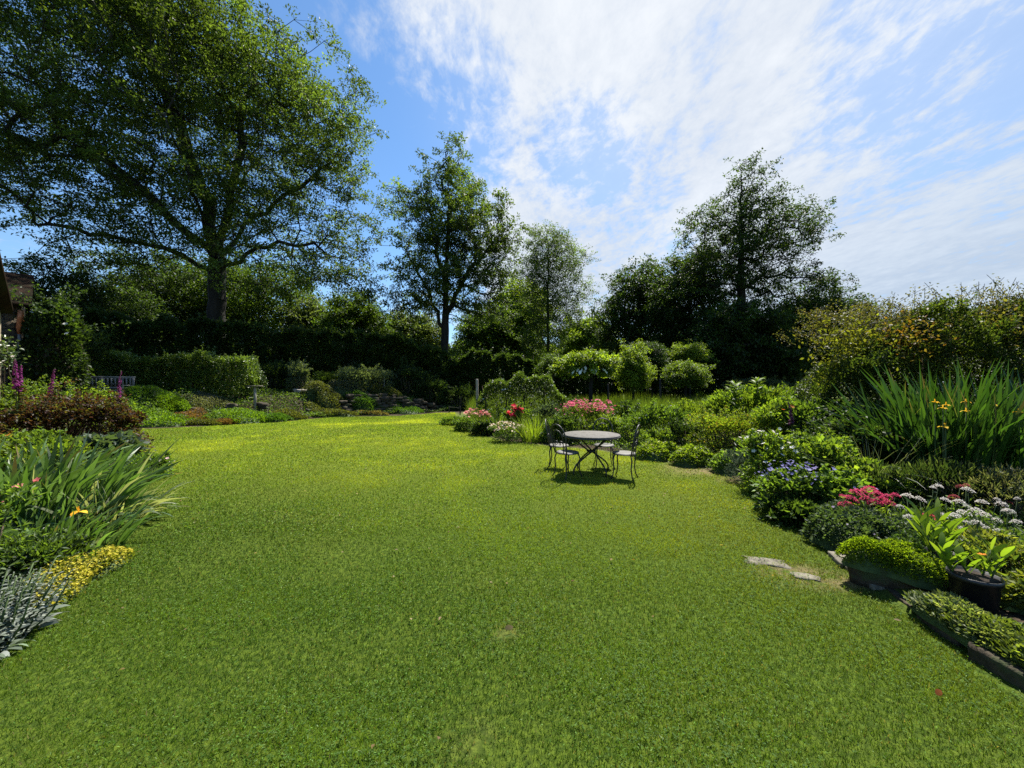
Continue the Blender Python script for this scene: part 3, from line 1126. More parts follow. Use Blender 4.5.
def make_house():
    P = np.array([-11.60, 8.74])
    d1 = np.array([0.68, -0.733])
    nin = np.array([-0.733, -0.68])
    Wd, Dp, E, R = 6.4, 8.0, 3.35, 6.6
    t = thing('stone_house', 'pale rubble stone gable end of a house standing at the left edge of the garden', 'house', (P[0], P[1], 0))
    ac = Acc()
    c = [P, P + d1 * Wd, P + d1 * Wd + nin * Dp, P + nin * Dp]
    g0, g1 = P + d1 * Wd / 2, P + d1 * Wd / 2 + nin * Dp
    V = [(p[0], p[1], -.2) for p in c] + [(p[0], p[1], E) for p in c] + [(g0[0], g0[1], R), (g1[0], g1[1], R)]
    ac.add(np.array(V), [(5, np.array([(1, 0, 4, 8, 5), (3, 2, 6, 9, 7)])), (4, np.array([(0, 3, 7, 4), (2, 1, 5, 6)]))])
    ac.build('wall', 'rubble_wall', t)
    rf = Acc()
    ov = -nin * 0.16
    sl = (R - E) / (Wd / 2)
    e0 = P - d1 * .10
    e1 = P + d1 * (Wd + .35)
    zl = E - .10 * sl + .12
    zr = R + .12
    zl2 = E - .35 * sl + .12
    quad_prism(rf, [(*(e0 + ov), zl), (*(g0 + ov), zr), (*(g1 - ov), zr), (*(e0 + nin * Dp - ov), zl)][::-1], .16)
    quad_prism(rf, [(*(e1 + ov), zl2), (*(e1 + nin * Dp - ov), zl2), (*(g1 - ov), zr), (*(g0 + ov), zr)][::-1], .16)
    rf.build('roof', 'roof_tile', t)
    # climbing rose on the corner
    rng = np.random.default_rng(5)
    r = thing('climbing_rose', 'leafy climbing rose with small white blooms on the corner of the stone house', 'climber', (P[0] + .12, P[1] + .1, 0))
    st = Acc()
    ends = []
    for k in range(7):
        pts = []
        q = np.array([P[0] + .1 + rng.normal(0, .05), P[1] + .08 + rng.normal(0, .05), -.05])
        for i in range(9):
            pts.append(q.copy())
            q = q + np.array([rng.normal(.0, .04), rng.normal(-.02, .05), .34 * rng.uniform(.7, 1.1)])
        rod(st, pts, np.linspace(.02, .006, 9), 5)
        ends += pts[5:]
    st.build('stem', 'twig', r, True)
    ends = np.array(ends)
    ends = ends[(ends[:, 2] > 2.1) & (ends[:, 2] < 3.3)]
    n = 520
    c = ends[rng.integers(0, len(ends), n)] + rng.normal(0, .13, (n, 3)) + np.array([.02, -.04, 0])
    lv = Acc()
    leaves(lv, c, unit(rng, n), unit(rng, n) + np.array([0, 0, 1.]), .075, .05, pal(rng, n, [(.06, .1, .03), (.08, .12, .045)]))
    lv.build('foliage', 'leaf_glossy', r)
    put_flowers(r, rng, c[:22] + np.array([.05, -.08, 0]), .08, [(.75, .72, .62), (.8, .8, .76)])
    # outbuilding behind
    b = thing('outbuilding', 'dark low-roofed outbuilding in tree shade behind the pale stone house', 'building', (-17.0, 14.0, gz(-17, 14)))
    ac = Acc()
    C0 = np.array([-17.85, 14.0])
    wd = np.array([-.77, .64])
    fd = np.array([-.64, -.77])
    q = [C0, C0 + wd * 5.4, C0 + wd * 5.4 + fd * 7, C0 + fd * 7]
    r0, r1 = C0 + wd * 2.7, C0 + wd * 2.7 + fd * 7
    ac.add(np.array([(*p, -.2) for p in q] + [(*p, 4.6) for p in q] + [(*r0, 6.0), (*r1, 6.0)]), [(5, np.array([(0, 1, 5, 8, 4), (2, 3, 7, 9, 6)])), (4, np.array([(3, 0, 4, 7), (1, 2, 6, 5)]))])
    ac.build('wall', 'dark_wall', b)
    rf = Acc()
    sl = 1.4 / 2.7
    quad_prism(rf, [(*(C0 - wd * .35 - fd * .25), 4.74 - .35 * sl), (*(r0 - fd * .25), 6.14), (*(r1 + fd * .25), 6.14), (*(q[3] - wd * .35 + fd * .25), 4.74 - .35 * sl)], .14)
    quad_prism(rf, [(*(q[1] + wd * .35 - fd * .25), 4.74 - .35 * sl), (*(q[2] + wd * .35 + fd * .25), 4.74 - .35 * sl), (*(r1 + fd * .25), 6.14), (*(r0 - fd * .25), 6.14)], .14)
    rf.build('roof', 'roof_tile', b)
    dp = Acc()
    x, y = C0 + fd * .03 - wd * .08
    rod(dp, [(x, y, .9), (x, y, 3.1), (x + .02, y - .02, 3.5)], .05, 10)
    d = dp.build('downpipe', 'zinc', b, True)
    hp = Acc()
    rod(hp, [(x + .02, y - .02, 3.45), (x + .03, y - .03, 3.7), (x + .1, y - .06, 4.0), (x + .17, y - .1, 4.3)], [.05, .085, .08, .07], 10)
    hp.build('hopper', 'copper', d, True)
    d['label'] = 'grey downpipe with a copper hopper at its top'


make_house()

# ------------------------------------------------------------------ big trees
OAK = [(0.050, 0.085, 0.022), (0.066, 0.107, 0.026), (0.090, 0.135, 0.033)]
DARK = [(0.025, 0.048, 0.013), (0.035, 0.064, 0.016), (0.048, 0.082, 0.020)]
MID = [(0.044, 0.080, 0.015), (0.060, 0.105, 0.019), (0.080, 0.130, 0.024)]
BRI = [(0.125, 0.195, 0.02), (0.155, 0.23, 0.026), (0.185, 0.25, 0.04)]
PALE = [(0.085, 0.12, 0.045), (0.105, 0.14, 0.056), (0.07, 0.105, 0.036)]


def base_at(px, d):
    x = (px - CX) / F * d
    return (x, d, gz(x, d))


oak_lobes = [LB(205, 110, 28, 120, 110, 9), LB(115, 5, 27, 120, 100, 9), LB(220, 60, 28, 72, 66, 7), LB(305, 105, 28.5, 62, 62, 5.5),
             LB(330, 185, 28.5, 46, 44, 4.5), LB(335, 243, 28, 46, 34, 4), LB(275, 205, 27, 70, 50, 5), LB(190, 190, 24, 80, 60, 4), LB(95, 170, 25, 90, 62, 5),
             LB(40, 110, 26, 85, 100, 6), LB(60, 215, 25, 66, 34, 4.5), LB(120, 240, 24.5, 66, 30, 4.5), LB(-40, 60, 27, 70, 90, 6), LB(-30, 160, 26, 60, 48, 5),
             LB(115, -90, 28, 115, 80, 8), LB(315, 272, 26.5, 64, 26, 4.5), LB(250, 262, 25.5, 60, 26, 4.5), LB(170, 255, 25, 50, 22, 3.5), LB(345, 290, 27, 34, 12, 3), LB(20, 250, 24, 34, 14, 3), LB(350, 140, 28, 26, 34, 3.5), LB(360, 222, 28, 26, 36, 3.5), LB(355, 278, 27, 32, 18, 3), LB(280, 78, 28, 36, 36, 4), LB(325, 150, 27, 40, 40, 4)]
oak_limbs = [[AT(214, 262, 28), AT(172, 215, 26.5), AT(120, 170, 25.5), AT(55, 125, 25)], [AT(214, 268, 28), AT(165, 248, 26), AT(105, 236, 25), AT(35, 222, 24.5)], [AT(214, 250, 28), AT(205, 200, 28), AT(182, 130, 28), AT(150, 50, 28)],
             [AT(216, 250, 28), AT(232, 190, 28.3), AT(246, 110, 28.5), AT(258, 35, 28.5)], [AT(216, 255, 28), AT(255, 215, 28.3), AT(302, 185, 28.5), AT(350, 145, 28.5)], [AT(216, 268, 28), AT(258, 250, 27.5), AT(310, 243, 27), AT(362, 268, 27)],
             [AT(214, 252, 28), AT(198, 205, 24.5), AT(178, 140, 21.5)], [AT(216, 252, 28), AT(232, 210, 32), AT(262, 140, 34.5)], [AT(215, 262, 28), AT(262, 232, 30.5), AT(330, 215, 32)]]
grow_tree('oak_tree', 'huge spreading oak with a thick trunk rising behind the dark hedge on the left', base_at(214, 28), 0.62, 8.2, 10.6, oak_lobes, 2400, 300000, 0.185, 0.74,
          OAK, 11, seg=1.0, twig=0.015, mind=0.85, upb=0.05, down=0.12, flat=0.5, lean=(.3, 0), clump_jit=.28, limbs=oak_limbs)

t2 = [LB(452, 172, 33, 30, 30), LB(447, 200, 33, 46, 36), LB(470, 225, 32, 48, 34), LB(430, 240, 33, 50, 38), LB(485, 262, 33, 42, 36), LB(440, 285, 32, 62, 30), LB(415, 305, 33, 34, 20), LB(490, 305, 33, 36, 26),
      LB(400, 200, 33, 22, 16), LB(498, 205, 33, 14, 20), LB(512, 240, 33, 16, 22), LB(392, 270, 33, 16, 14)]
grow_tree('oak_tree', 'tall upright open-crowned tree growing through the hedge left of the slender pale tree', base_at(443, 33), 0.38, 7.0, 17.5, t2, 540, 56000, 0.20, 0.56, OAK, 23,
          seg=.9, mind=0.8, twig=0.013, upb=0.12, lean=(.5, 0), down=.3, clump_jit=.28, limbs=[[AT(444, 330, 33), AT(425, 285, 33), AT(405, 250, 33)], [AT(445, 315, 33), AT(470, 270, 33), AT(498, 235, 33)], [AT(446, 290, 33), AT(432, 230, 33), AT(425, 190, 33)]])
t3 = [LB(545, 245, 40, 20, 24), LB(556, 260, 40, 32, 26), LB(566, 290, 40, 24, 24), LB(538, 280, 40, 22, 32), LB(552, 315, 40, 30, 24), LB(545, 342, 40, 26, 14)]
grow_tree('ash_tree', 'slender pale grey-green tree with thin see-through crown near the middle of the skyline', base_at(548, 40), 0.17, 5.2, 15, t3, 460, 36000, 0.17, 0.6, [(0.075, 0.12, 0.034), (0.095, 0.145, 0.042), (0.06, 0.10, 0.028)], 31,
          seg=.9, mind=0.75, twig=0.014, upb=0.22, down=.7, shell=.4)
t4 = [LB(750, 178, 28, 18, 24), LB(745, 205, 28, 38, 22), LB(755, 232, 28, 60, 24), LB(740, 258, 28, 66, 22), LB(720, 285, 28, 60, 18), LB(800, 212, 28, 24, 20), LB(812, 236, 27.5, 20, 14), LB(790, 282, 28, 46, 18), LB(830, 288, 28, 22, 14),
      LB(700, 225, 28, 26, 16)]
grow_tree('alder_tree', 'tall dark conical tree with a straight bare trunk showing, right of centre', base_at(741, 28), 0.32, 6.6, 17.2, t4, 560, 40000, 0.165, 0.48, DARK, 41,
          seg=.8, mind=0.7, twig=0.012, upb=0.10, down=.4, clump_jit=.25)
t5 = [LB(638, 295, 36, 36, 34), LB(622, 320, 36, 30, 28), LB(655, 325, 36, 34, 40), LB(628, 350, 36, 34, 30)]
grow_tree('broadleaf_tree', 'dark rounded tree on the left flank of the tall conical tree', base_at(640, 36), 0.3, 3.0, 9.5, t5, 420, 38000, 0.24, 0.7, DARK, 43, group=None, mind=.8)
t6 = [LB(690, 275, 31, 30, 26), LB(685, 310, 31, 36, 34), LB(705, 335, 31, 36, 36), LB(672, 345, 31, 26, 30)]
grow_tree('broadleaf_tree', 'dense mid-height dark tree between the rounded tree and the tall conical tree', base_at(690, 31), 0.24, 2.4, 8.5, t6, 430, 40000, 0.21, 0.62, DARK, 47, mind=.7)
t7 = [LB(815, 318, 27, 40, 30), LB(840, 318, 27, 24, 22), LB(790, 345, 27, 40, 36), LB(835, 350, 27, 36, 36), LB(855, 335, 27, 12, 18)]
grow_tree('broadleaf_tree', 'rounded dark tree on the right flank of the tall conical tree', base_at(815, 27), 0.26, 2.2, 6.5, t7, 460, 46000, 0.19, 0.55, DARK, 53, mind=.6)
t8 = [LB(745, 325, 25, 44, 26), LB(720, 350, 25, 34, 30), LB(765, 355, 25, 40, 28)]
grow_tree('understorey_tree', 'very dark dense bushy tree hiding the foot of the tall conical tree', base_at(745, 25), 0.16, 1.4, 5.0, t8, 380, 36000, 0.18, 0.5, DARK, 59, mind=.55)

# trees beyond the dark hedge on the left
back = [(258, 42, 292, 58, 42, MID, 'mid-green tree seen under the oak just right of its trunk', 61), (150, 40, 288, 64, 42, DARK, 'shaded tree seen under the oak left of its trunk', 62),
        (205, 48, 296, 62, 36, MID, 'tree directly behind the trunk of the huge oak', 63), (62, 24, 300, 46, 40, DARK, 'dark leafy tree rising beside the outbuilding', 64),
        (353, 34, 322, 27, 26, MID, 'compact dome-shaped tree standing above the dark hedge', 65), (312, 40, 325, 20, 22, PALE, 'thin wispy tree left of the dome-shaped tree', 66),
        (412, 44, 332, 30, 18, PALE, 'greyish low tree behind the foot of the upright open tree', 67), (492, 46, 335, 34, 24, MID, 'low bushy tree between the open tree and the slender tree', 68),
        (522, 50, 315, 26, 34, BRI, 'yellow-green tree peeping behind the slender pale tree', 69), (588, 56, 338, 24, 18, BRI, 'bright green far tree right of the slender pale trunk', 70),
        (385, 52, 345, 30, 16, MID, 'far tree low on the skyline between dome-shaped tree and open tree', 71), (110, 30, 318, 44, 30, DARK, 'gloomy bushy tree above the clipped laurel hedge', 72)]
for px, d, py, rx, rz, cols, lab, sd in back:
    lob = [LB(px, py, d, rx, rz), LB(px - rx * .45, py + rz * .4, d, rx * .6, rz * .8), LB(px + rx * .45, py + rz * .35, d, rx * .6, rz * .8), LB(px, py + rz * .8, d, rx * .8, rz * .6)]
    b = base_at(px, d)
    zt = AT(px, py, d)[2]
    nl = 15000 if cols is PALE else 26000
    grow_tree('background_tree', lab, b, .2, b[2] + 1.2, zt, lob, 260, nl, 0.0068 * d, .016 * d + .2, cols, sd, group='trees beyond the dark hedge', mind=.022 * d, seg=1.2, shell=.4)


def make_woodland():
    rng = np.random.default_rng(99)
    acc = Acc()
    n = 90000
    th = rng.uniform(math.radians(-62), math.radians(62), n)
    R = rng.uniform(62, 85, n)
    th2 = th * 7
    prof = np.array([8.0 + 2.6 * mnoise.noise(Vector((a * 1.4, 0, 2))) + 1.8 * mnoise.noise(Vector((a * 5, 0, 7))) for a in th2])
    z = np.maximum(0.2, prof) * np.sqrt(rng.random(n))
    pos = np.stack([np.sin(th) * R, np.cos(th) * R, z], 1)
    leaves(acc, pos, unit(rng, n), unit(rng, n) + np.array([0, 0, 1]), rng.uniform(.5, 1.1, n), .6, pal(rng, n, MID + DARK, .25))
    o = acc.build('distant_woodland', 'leaf')
    tag(o, 'low far woodland closing the view behind the garden trees', 'woodland', kind='stuff')


make_woodland()

# ------------------------------------------------------------------ hedges
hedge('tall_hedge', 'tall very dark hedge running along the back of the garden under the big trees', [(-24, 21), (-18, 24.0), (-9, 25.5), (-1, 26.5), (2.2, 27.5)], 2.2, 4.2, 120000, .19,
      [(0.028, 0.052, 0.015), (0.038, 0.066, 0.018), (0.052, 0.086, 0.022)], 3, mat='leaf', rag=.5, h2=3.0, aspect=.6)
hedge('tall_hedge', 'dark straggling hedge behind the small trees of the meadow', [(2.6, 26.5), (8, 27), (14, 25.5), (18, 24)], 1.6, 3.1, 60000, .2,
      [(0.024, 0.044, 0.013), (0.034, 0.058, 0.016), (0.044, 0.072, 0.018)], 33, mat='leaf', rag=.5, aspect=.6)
hedge('laurel_hedge', 'clipped glossy green laurel hedge on the terrace behind the rockery', [(-19.8, 18.0), (-16.6, 18.6), (-12.6, 19.3)], 1.3, 1.75, 21000, .13,
      [(0.085, 0.14, 0.026), (0.11, 0.17, 0.032), (0.135, 0.195, 0.046)], 4, mat='leaf_glossy', rag=.32, aspect=.42)
hedge('rose_hedge', 'long rambling hedge of white-flowered roses trained on wires behind the central bed', [(-1.35, 15.4), (0.3, 15.2), (2.1, 15.0)], .9, 1.85, 13000, .085,
      [(0.07, 0.115, 0.028), (0.09, 0.14, 0.036), (0.055, 0.09, 0.024)], 6, mat='leaf', rag=.36, flowers=('flowers', [(.62, .62, .5), (.75, .74, .66)], 240, .09), aspect=.55)
hedge('flowering_hedge', 'high olive-green boundary hedge with wispy shoots and orange-tinged leaves on the right', [(6.6, 8.6), (8.2, 7.9), (10.0, 7.3), (13.5, 6.0)], 2.4, 2.55, 150000, .062,
      [(0.042, 0.072, 0.016), (0.058, 0.092, 0.018), (0.080, 0.108, 0.024), (0.035, 0.06, 0.016)], 8, mat='leaf', rag=.85, aspect=.55, jit=.28, h2=2.9)


def hedge_extras():
    rng = np.random.default_rng(15)
    h = [o for o in COL.objects if o.name == 'flowering_hedge'][0]
    a = Acc()
    # wispy shoots against the sky
    for i in range(420):
        s = rng.uniform(0, 1)
        x = np.interp(s, [0, .3, .6, 1], [6.6, 8.0, 10.0, 13.5])
        y = np.interp(s, [0, .3, .6, 1], [8.4, 7.9, 7.3, 6.0]) + rng.normal(0, .45)
        b = np.array([x, y, rng.uniform(2.45, 3.05)])
        top = (0.25 + .6 * rng.random()) * (0.55 + .75 * s)
        e = b + np.array([rng.normal(0, .3), rng.normal(0, .3), top])
        mdl = (b + e) / 2 + np.array([0, 0, .12])
        tt = np.linspace(0, 1, 14)[:, None]
        pp = (1 - tt) ** 2 * b + 2 * tt * (1 - tt) * mdl + tt ** 2 * e
        tubes(a, pp[:-1], pp[1:], .005, .003, 3, np.array([.06, .07, .03]))
        k = 42
        pl = np.repeat(pp[1:], 4, 0)[:k] + rng.normal(0, .05, (k, 3))
        leaves(a, pl, unit(rng, k), unit(rng, k) + np.array([0, 0, .8]), .048, .027, pal(rng, k, [(0.07, .08, .03), (.09, .10, .03), (.12, .10, .05)], .2))
    a.build('shoots', 'leaf', h)
    # a patch of orange-tinged young leaves
    a = Acc()
    for c0, n, cols, sp in ((AT(905, 343, 7.3), 750, [(.20, .11, .025), (.16, .12, .03), (.11, .12, .03)], (.26, .3, .22)),
                            (AT(850, 350, 7.6), 1300, [(.13, .14, .025), (.11, .13, .02)], (.3, .25, .3)),
                            (AT(1005, 330, 6.9), 350, [(.13, .11, .035), (.11, .11, .03)], (.4, .3, .22))):
        p = c0 + rng.normal(0, 1, (n, 3)) * np.array(sp)
        p[:, 2] = np.minimum(p[:, 2], 3.15)
        leaves(a, p, unit(rng, n) + np.array([0, -.3, .4]), unit(rng, n) + np.array([0, 0, 1.]), .08, .045, pal(rng, n, cols, .2))
    a.build('young_leaves', 'leaf', h)['label'] = 'orange and yellow-green young leaves'


hedge_extras()

# ------------------------------------------------------------------ terrace: steps, wall, bench, rockery


def make_wall():
    rng = np.random.default_rng(2)
    xs = np.arange(-8.9, -4.3, .36)
    ac = Acc()
    k = 0
    for row in range(7):
        for x in xs:
            x = x + rng.normal(0, .06) + (row % 2) * .18
            y = np.interp(x, [-9.4, -8, -5.8, -4.4], [19.9, 20.9, 21.9, 23.6]) + row * .10
            zt = np.interp(x, [-9, -7, -5.2, -4.3], [1.1, 1.02, .55, .2])
            z = .02 + row * .15
            if z > zt:
                continue
            rock(ac, (x, y + rng.normal(0, .07), z + .07), (rng.uniform(.25, .7), .45, rng.uniform(.11, .25)), k, rng.normal(.25, .35), .22, 5, .5)
            k += 1
    o = ac.build('dry_stone_wall', 'dark_stone', None, False)
    tag(o, 'low mossy dry stone wall holding up the terrace, sloping down to the lawn on its right', 'wall')
    for i, (px, py, d, w, lab) in enumerate(((283, 408, 19.6, 1.9, 'lowest of the three grey stone steps beside the dry stone wall'), (281, 402.5, 20.3, 1.8, 'middle of the three grey stone steps beside the dry stone wall'),
                                            (279, 398, 21.0, 2.0, 'topmost of the three grey stone steps beside the dry stone wall'))):
        c = AT(px, py, d)
        ac = Acc()
        rock(ac, (c[0], c[1], c[2] - .13), (w, .95, .34), 50 + i, .12, .05, 6, .95)
        tag(ac.build('stone_step', 'stone', None), lab, 'step', 'stone steps up to the terrace')
    rocks = [(302, 390, 20.6, .75, .42, 'pale squared boulder capping the left end of the dry stone wall'), (150, 402, 17.0, .5, .25, 'grey rock at the top left of the rockery'),
             (196, 408, 16.8, .45, .2, 'grey rock between rust-red and lime mats in the rockery'), (232, 404, 17.6, .6, .25, 'flat grey rock behind the lime-green rockery mat'),
             (262, 403, 18.3, .55, .3, 'dark rock at the right end of the rockery'), (176, 398, 18.0, .6, .25, 'pale flat rock at the foot of the laurel hedge'), (310, 410, 19.3, .5, .25, 'mossy rock fallen before the dry stone wall'),
             (345, 412, 20.2, .55, .26, 'low mossy rock at the middle of the foot of the dry stone wall')]
    for i, (px, py, d, w, h, lab) in enumerate(rocks):
        x = (px - CX) / F * d
        z = max(gz(x, d), AT(px, py, d)[2] - h * .3)
        ac = Acc()
        rock(ac, (x, d, z - h * .12), (w, w * .75, h), 80 + i, i * .7, .24, 6, .45)
        tag(ac.build('rock', 'stone' if i in (0, 5) else 'dark_stone', None), lab, 'rock', 'rocks of the rockery')


make_wall()


def make_bench():
    c = AT(95, 386, 15.7)
    x, y = c[0], c[1]
    z = gz(x, y) - .22
    t = thing('garden_bench', 'weathered pale grey wooden bench with a fretted back, half hidden before the laurel hedge', 'bench', (x, y, z))
    t.rotation_euler = (0, 0, math.radians(14))
    BASE[t.name] = (0, 0, 0)

    def put(nm, a):
        return a.build(nm, 'grey_wood', t)
    W = 2.25
    s = Acc()
    for i in range(5):
        box(s, (0, -.25 + i * .115, .46), (W, .1, .03))
    put('seat', s)
    for sx in (-1, 1):
        for fy in (-.28, .24):
            a = Acc()
            box(a, (sx * (W / 2 - .04), fy, .22 if fy < 0 else .24), (.07, .07, .45 if fy < 0 else .44))
            put('leg', a)
        a = Acc()
        box(a, (sx * (W / 2 - .04), 0.0, .66), (.08, .62, .04))
        box(a, (sx * (W / 2 - .04), -.27, .56), (.06, .06, .16))
        put('armrest', a)
    b = Acc()
    tilt = .16

    def bp(xc, zc, w, h, dp=.03):
        box(b, (xc, .27 + (zc - .46) * tilt * 1.6, zc), (w, dp, h))
    bp(0, 1.0, W, .09)
    bp(0, .56, W, .07)
    for sx in (-1, 0, 1):
        bp(sx * (W / 2 - .04), .78, .08, .40, .042)
    for k in range(16):
        xx = -W / 2 + .15 + k * (W - .3) / 15
        if abs(xx) > .06:
            bp(xx, .78, .055, .36, .02)
    # fretted lozenges between the slats
    for k in range(7):
        xx = -W / 2 + .3 + k * .235
        for dz in (.70, .88):
            rod(b, [(xx - .08, .262 + (dz - .46) * .256, dz), (xx, .262 + (dz - .46) * .256 + .012, dz + .07), (xx + .08, .262 + (dz - .46) * .256, dz)], .016, 6)
    put('backrest', b)


make_bench()


def make_small_things():
    c = AT(255, 386, 18.0)
    z = gz(c[0], 18.0)
    t = thing('bird_table', 'small pale flat-topped pedestal at the right end of the laurel hedge', 'bird table', (c[0], 18.0, z))
    a = Acc()
    box(a, (c[0], 18.0, c[2]), (.5, .4, .045))
    a.build('top', 'pale_stone', t)
    a = Acc()
    rod(a, [(c[0], 18.0, z - .05), (c[0], 18.0, c[2] - .03)], .06, 10)
    a.build('post', 'post_wood', t, True)
    posts = [(477, 379, 15.2, .05, 'pale post at the left end of the white rose hedge'), (384, 374, 22.6, .02, 'thin pale stake among grey-green shrubs on the dry stone wall'),
             (449, 406, 21.5, .03, 'left short fence post at the far end of the lawn'), (460, 406, 20.5, .03, 'right short fence post at the far end of the lawn'),
             (660, 379, 17.5, .045, 'dark thin stake in the meadow right of the umbrella-shaped tree'), (608, 384, 17.6, .04, 'dark stake in the bright meadow grass just right of the umbrella-shaped tree')]
    for i, (px, py, d, r, lab) in enumerate(posts):
        q = AT(px, py, d)
        z = gz(q[0], d)
        a = Acc()
        rod(a, [(q[0], d, z - .1), (q[0] + .01, d, (z + q[2]) / 2), (q[0], d, q[2] - .03), (q[0], d, q[2])], [r, r, r, r * .7], 8)
        tag(a.build('post', 'post_wood' if i < 2 else 'bark', None, True), lab, 'post')
    a = Acc()
    p0, p1, p2 = AT(477, 393, 15.2), AT(460, 407, 20.5), AT(449, 407, 21.5)
    for dz in (0.0, .25):
        rod(a, [(p2[0], p2[1], .12 + dz), (p1[0], p1[1], .12 + dz)], .006, 5)
    tag(a.build('fence_wire', 'zinc'), 'two thin wires stretched between the short fence posts', 'wire')


make_small_things()

MATG = {'lime': [(0.10, 0.19, 0.016), (0.13, 0.21, 0.02), (0.09, 0.17, 0.016)], 'green': [(0.05, 0.115, 0.018), (0.07, 0.14, 0.02)], 'rust': [(0.14, 0.075, 0.035), (0.11, 0.085, 0.03), (0.17, 0.10, 0.05)],
        'olive': [(0.075, 0.095, 0.025), (0.095, 0.105, 0.03)], 'grey': [(0.10, 0.115, 0.08), (0.13, 0.145, 0.10)], 'straw': [(0.16, 0.13, 0.06), (0.12, 0.11, 0.045)]}


def mat_plant(name, label, c, rad, h, n, leaf, cols, seed, cat='ground cover', group=None, mat='leaf', rz=0.0, z0=None, flowers=None, aspect=.55, upright=.6):
    """a low dense carpet or cushion that follows the ground; z0: height it grows from"""
    rng = np.random.default_rng(seed)
    b = gz(c[0], c[1]) if z0 is None else z0
    t = thing(name, label, cat, (c[0], c[1], b), group)
    a = rng.uniform(0, 2 * PI, n)
    q = np.sqrt(rng.random(n))
    wob = 1 + .18 * np.sin(a * 3 + seed) + .12 * np.sin(a * 5 + seed * 2)
    dx, dy = rad[0] * q * np.cos(a) * wob, rad[1] * q * np.sin(a) * wob
    x = c[0] + dx * math.cos(rz) - dy * math.sin(rz)
    y = c[1] + dx * math.sin(rz) + dy * math.cos(rz)
    dome = np.sqrt(np.clip(1 - q ** 2.4, 0, 1))
    lump = np.array([mnoise.noise(Vector((u * 2.2 / max(rad), v * 2.2 / max(rad), seed))) for u, v in zip(dx, dy)])
    zb = ground_z(x, y) if z0 is None else np.full(n, z0)
    z = zb + h * dome * (1 + .4 * lump) * (1 - .5 * rng.random(n) ** 2) + .004
    out = np.stack([dx / rad[0] ** 1.2, dy / rad[1] ** 1.2, np.zeros(n)], 1)
    ax = out * .5 + unit(rng, n) * .6 + np.array([0, 0, upright])
    L = leaf * rng.uniform(.65, 1.3, n)
    lv = Acc()
    leaves(lv, np.stack([x, y, z], 1), ax, np.array([0, 0, 1.]) + unit(rng, n) * .7, L, L * aspect, pal(rng, n, cols, .2) * np.exp(lump * .35)[:, None])
    # the woody cushion the leaves sit on, so that no bare ground shows through
    rr = np.linspace(0, 1, 7)
    an = np.arange(20) * 2 * PI / 20
    V = []
    for r in rr[::-1]:
        w = (1 + .18 * np.sin(an * 3 + seed) + .12 * np.sin(an * 5 + seed * 2)) * .93
        ux, uy = rad[0] * r * np.cos(an) * w, rad[1] * r * np.sin(an) * w
        X = c[0] + ux * math.cos(rz) - uy * math.sin(rz)
        Y = c[1] + ux * math.sin(rz) + uy * math.cos(rz)
        Z = (ground_z(X, Y) if z0 is None else np.full(20, z0)) + h * .62 * math.sqrt(max(0, 1 - r ** 2.4)) - (.03 if r == 1 else 0)
        V.append(np.stack([X, Y, Z], 1))
    V = np.concatenate(V)
    f = [(i * 20 + j, i * 20 + (j + 1) % 20, (i + 1) * 20 + (j + 1) % 20, (i + 1) * 20 + j) for i in range(6) for j in range(20)]
    cu = Acc()
    cu.add(V, [(4, np.array(f))])
    cu.build('stem_cushion', 'stem', t, True)
    lv.build('foliage', mat, t)
    if flowers:
        fn, fc, cnt, fs = flowers[:4]
        fz = flowers[4] if len(flowers) > 4 else .01
        ii = rng.choice(np.where(q < .95)[0], cnt)
        put_flowers(t, rng, np.stack([x[ii], y[ii], z[ii] + fz + rng.uniform(0, .03, cnt)], 1), fs, fc)
    return t


def GT(px, d):
    x = (px - CX) / F * d
    return (x, d)


rk = [('lime', GT(160, 15.4), (1.25, .65), .22, 'lime-green mat along the left front edge of the rockery'), ('green', GT(141, 16.4), (.8, .6), .28, 'dark green cushion before the bench in the rockery'),
      ('lime', GT(172, 16.6), (.6, .4), .2, 'small bright cushion at the upper left of the rockery'), ('rust', GT(194, 16.2), (.7, .55), .16, 'rust-red mat in the middle of the rockery'),
      ('olive', GT(206, 15.6), (.7, .35), .12, 'yellowish olive mat along the middle front of the rockery'), ('lime', GT(240, 16.6), (1.15, .75), .30, 'large vivid lime-green mat at the right of the rockery'),
      ('green', GT(268, 16.9), (.85, .4), .20, 'bright green tongue of leaves at the right front corner of the rockery'), ('rust', GT(226, 15.8), (.5, .28), .12, 'brownish low mat between the olive and the vivid lime mats'),
      ('grey', GT(208, 17.6), (1.0, .5), .16, 'grey-green mat below the laurel hedge'), ('olive', GT(330, 19.6), (1.1, .5), .22, 'olive trailing plant at the foot of the dry stone wall'),
      ('straw', GT(365, 20.4), (1.1, .4), .14, 'straw-coloured dry mat at the right foot of the dry stone wall'), ('green', GT(398, 21.8), (1.3, .7), .25, 'green spreading plant over the low right end of the dry stone wall'),
      ('olive', GT(325, 20.3), (.9, .45), .62, 'olive moss and fern hanging over the left half of the dry stone wall'), ('green', GT(362, 21.0), (.8, .45), .55, 'green fern tuft growing out of the middle of the dry stone wall'),
      ('olive', GT(385, 22.0), (.9, .5), .5, 'olive grassy tuft over the right half of the dry stone wall'), ('grey', GT(345, 21.6), (1.0, .4), .6, 'grey-green heather on the crest of the dry stone wall'),
      ('rust', GT(135, 15.2), (.5, .3), .14, 'small reddish mat at the left front corner of the rockery'), ('olive', GT(290, 18.0), (.7, .4), .18, 'olive mat in front of the stone steps')]
for i, (k, c, r, h, lab) in enumerate(rk):
    mat_plant('rockery_plant', lab, c, (r[0] * 1.12, r[1] * 1.2), h * 1.5, 4600, .075, MATG[k], 200 + i, group='mats of the rockery')

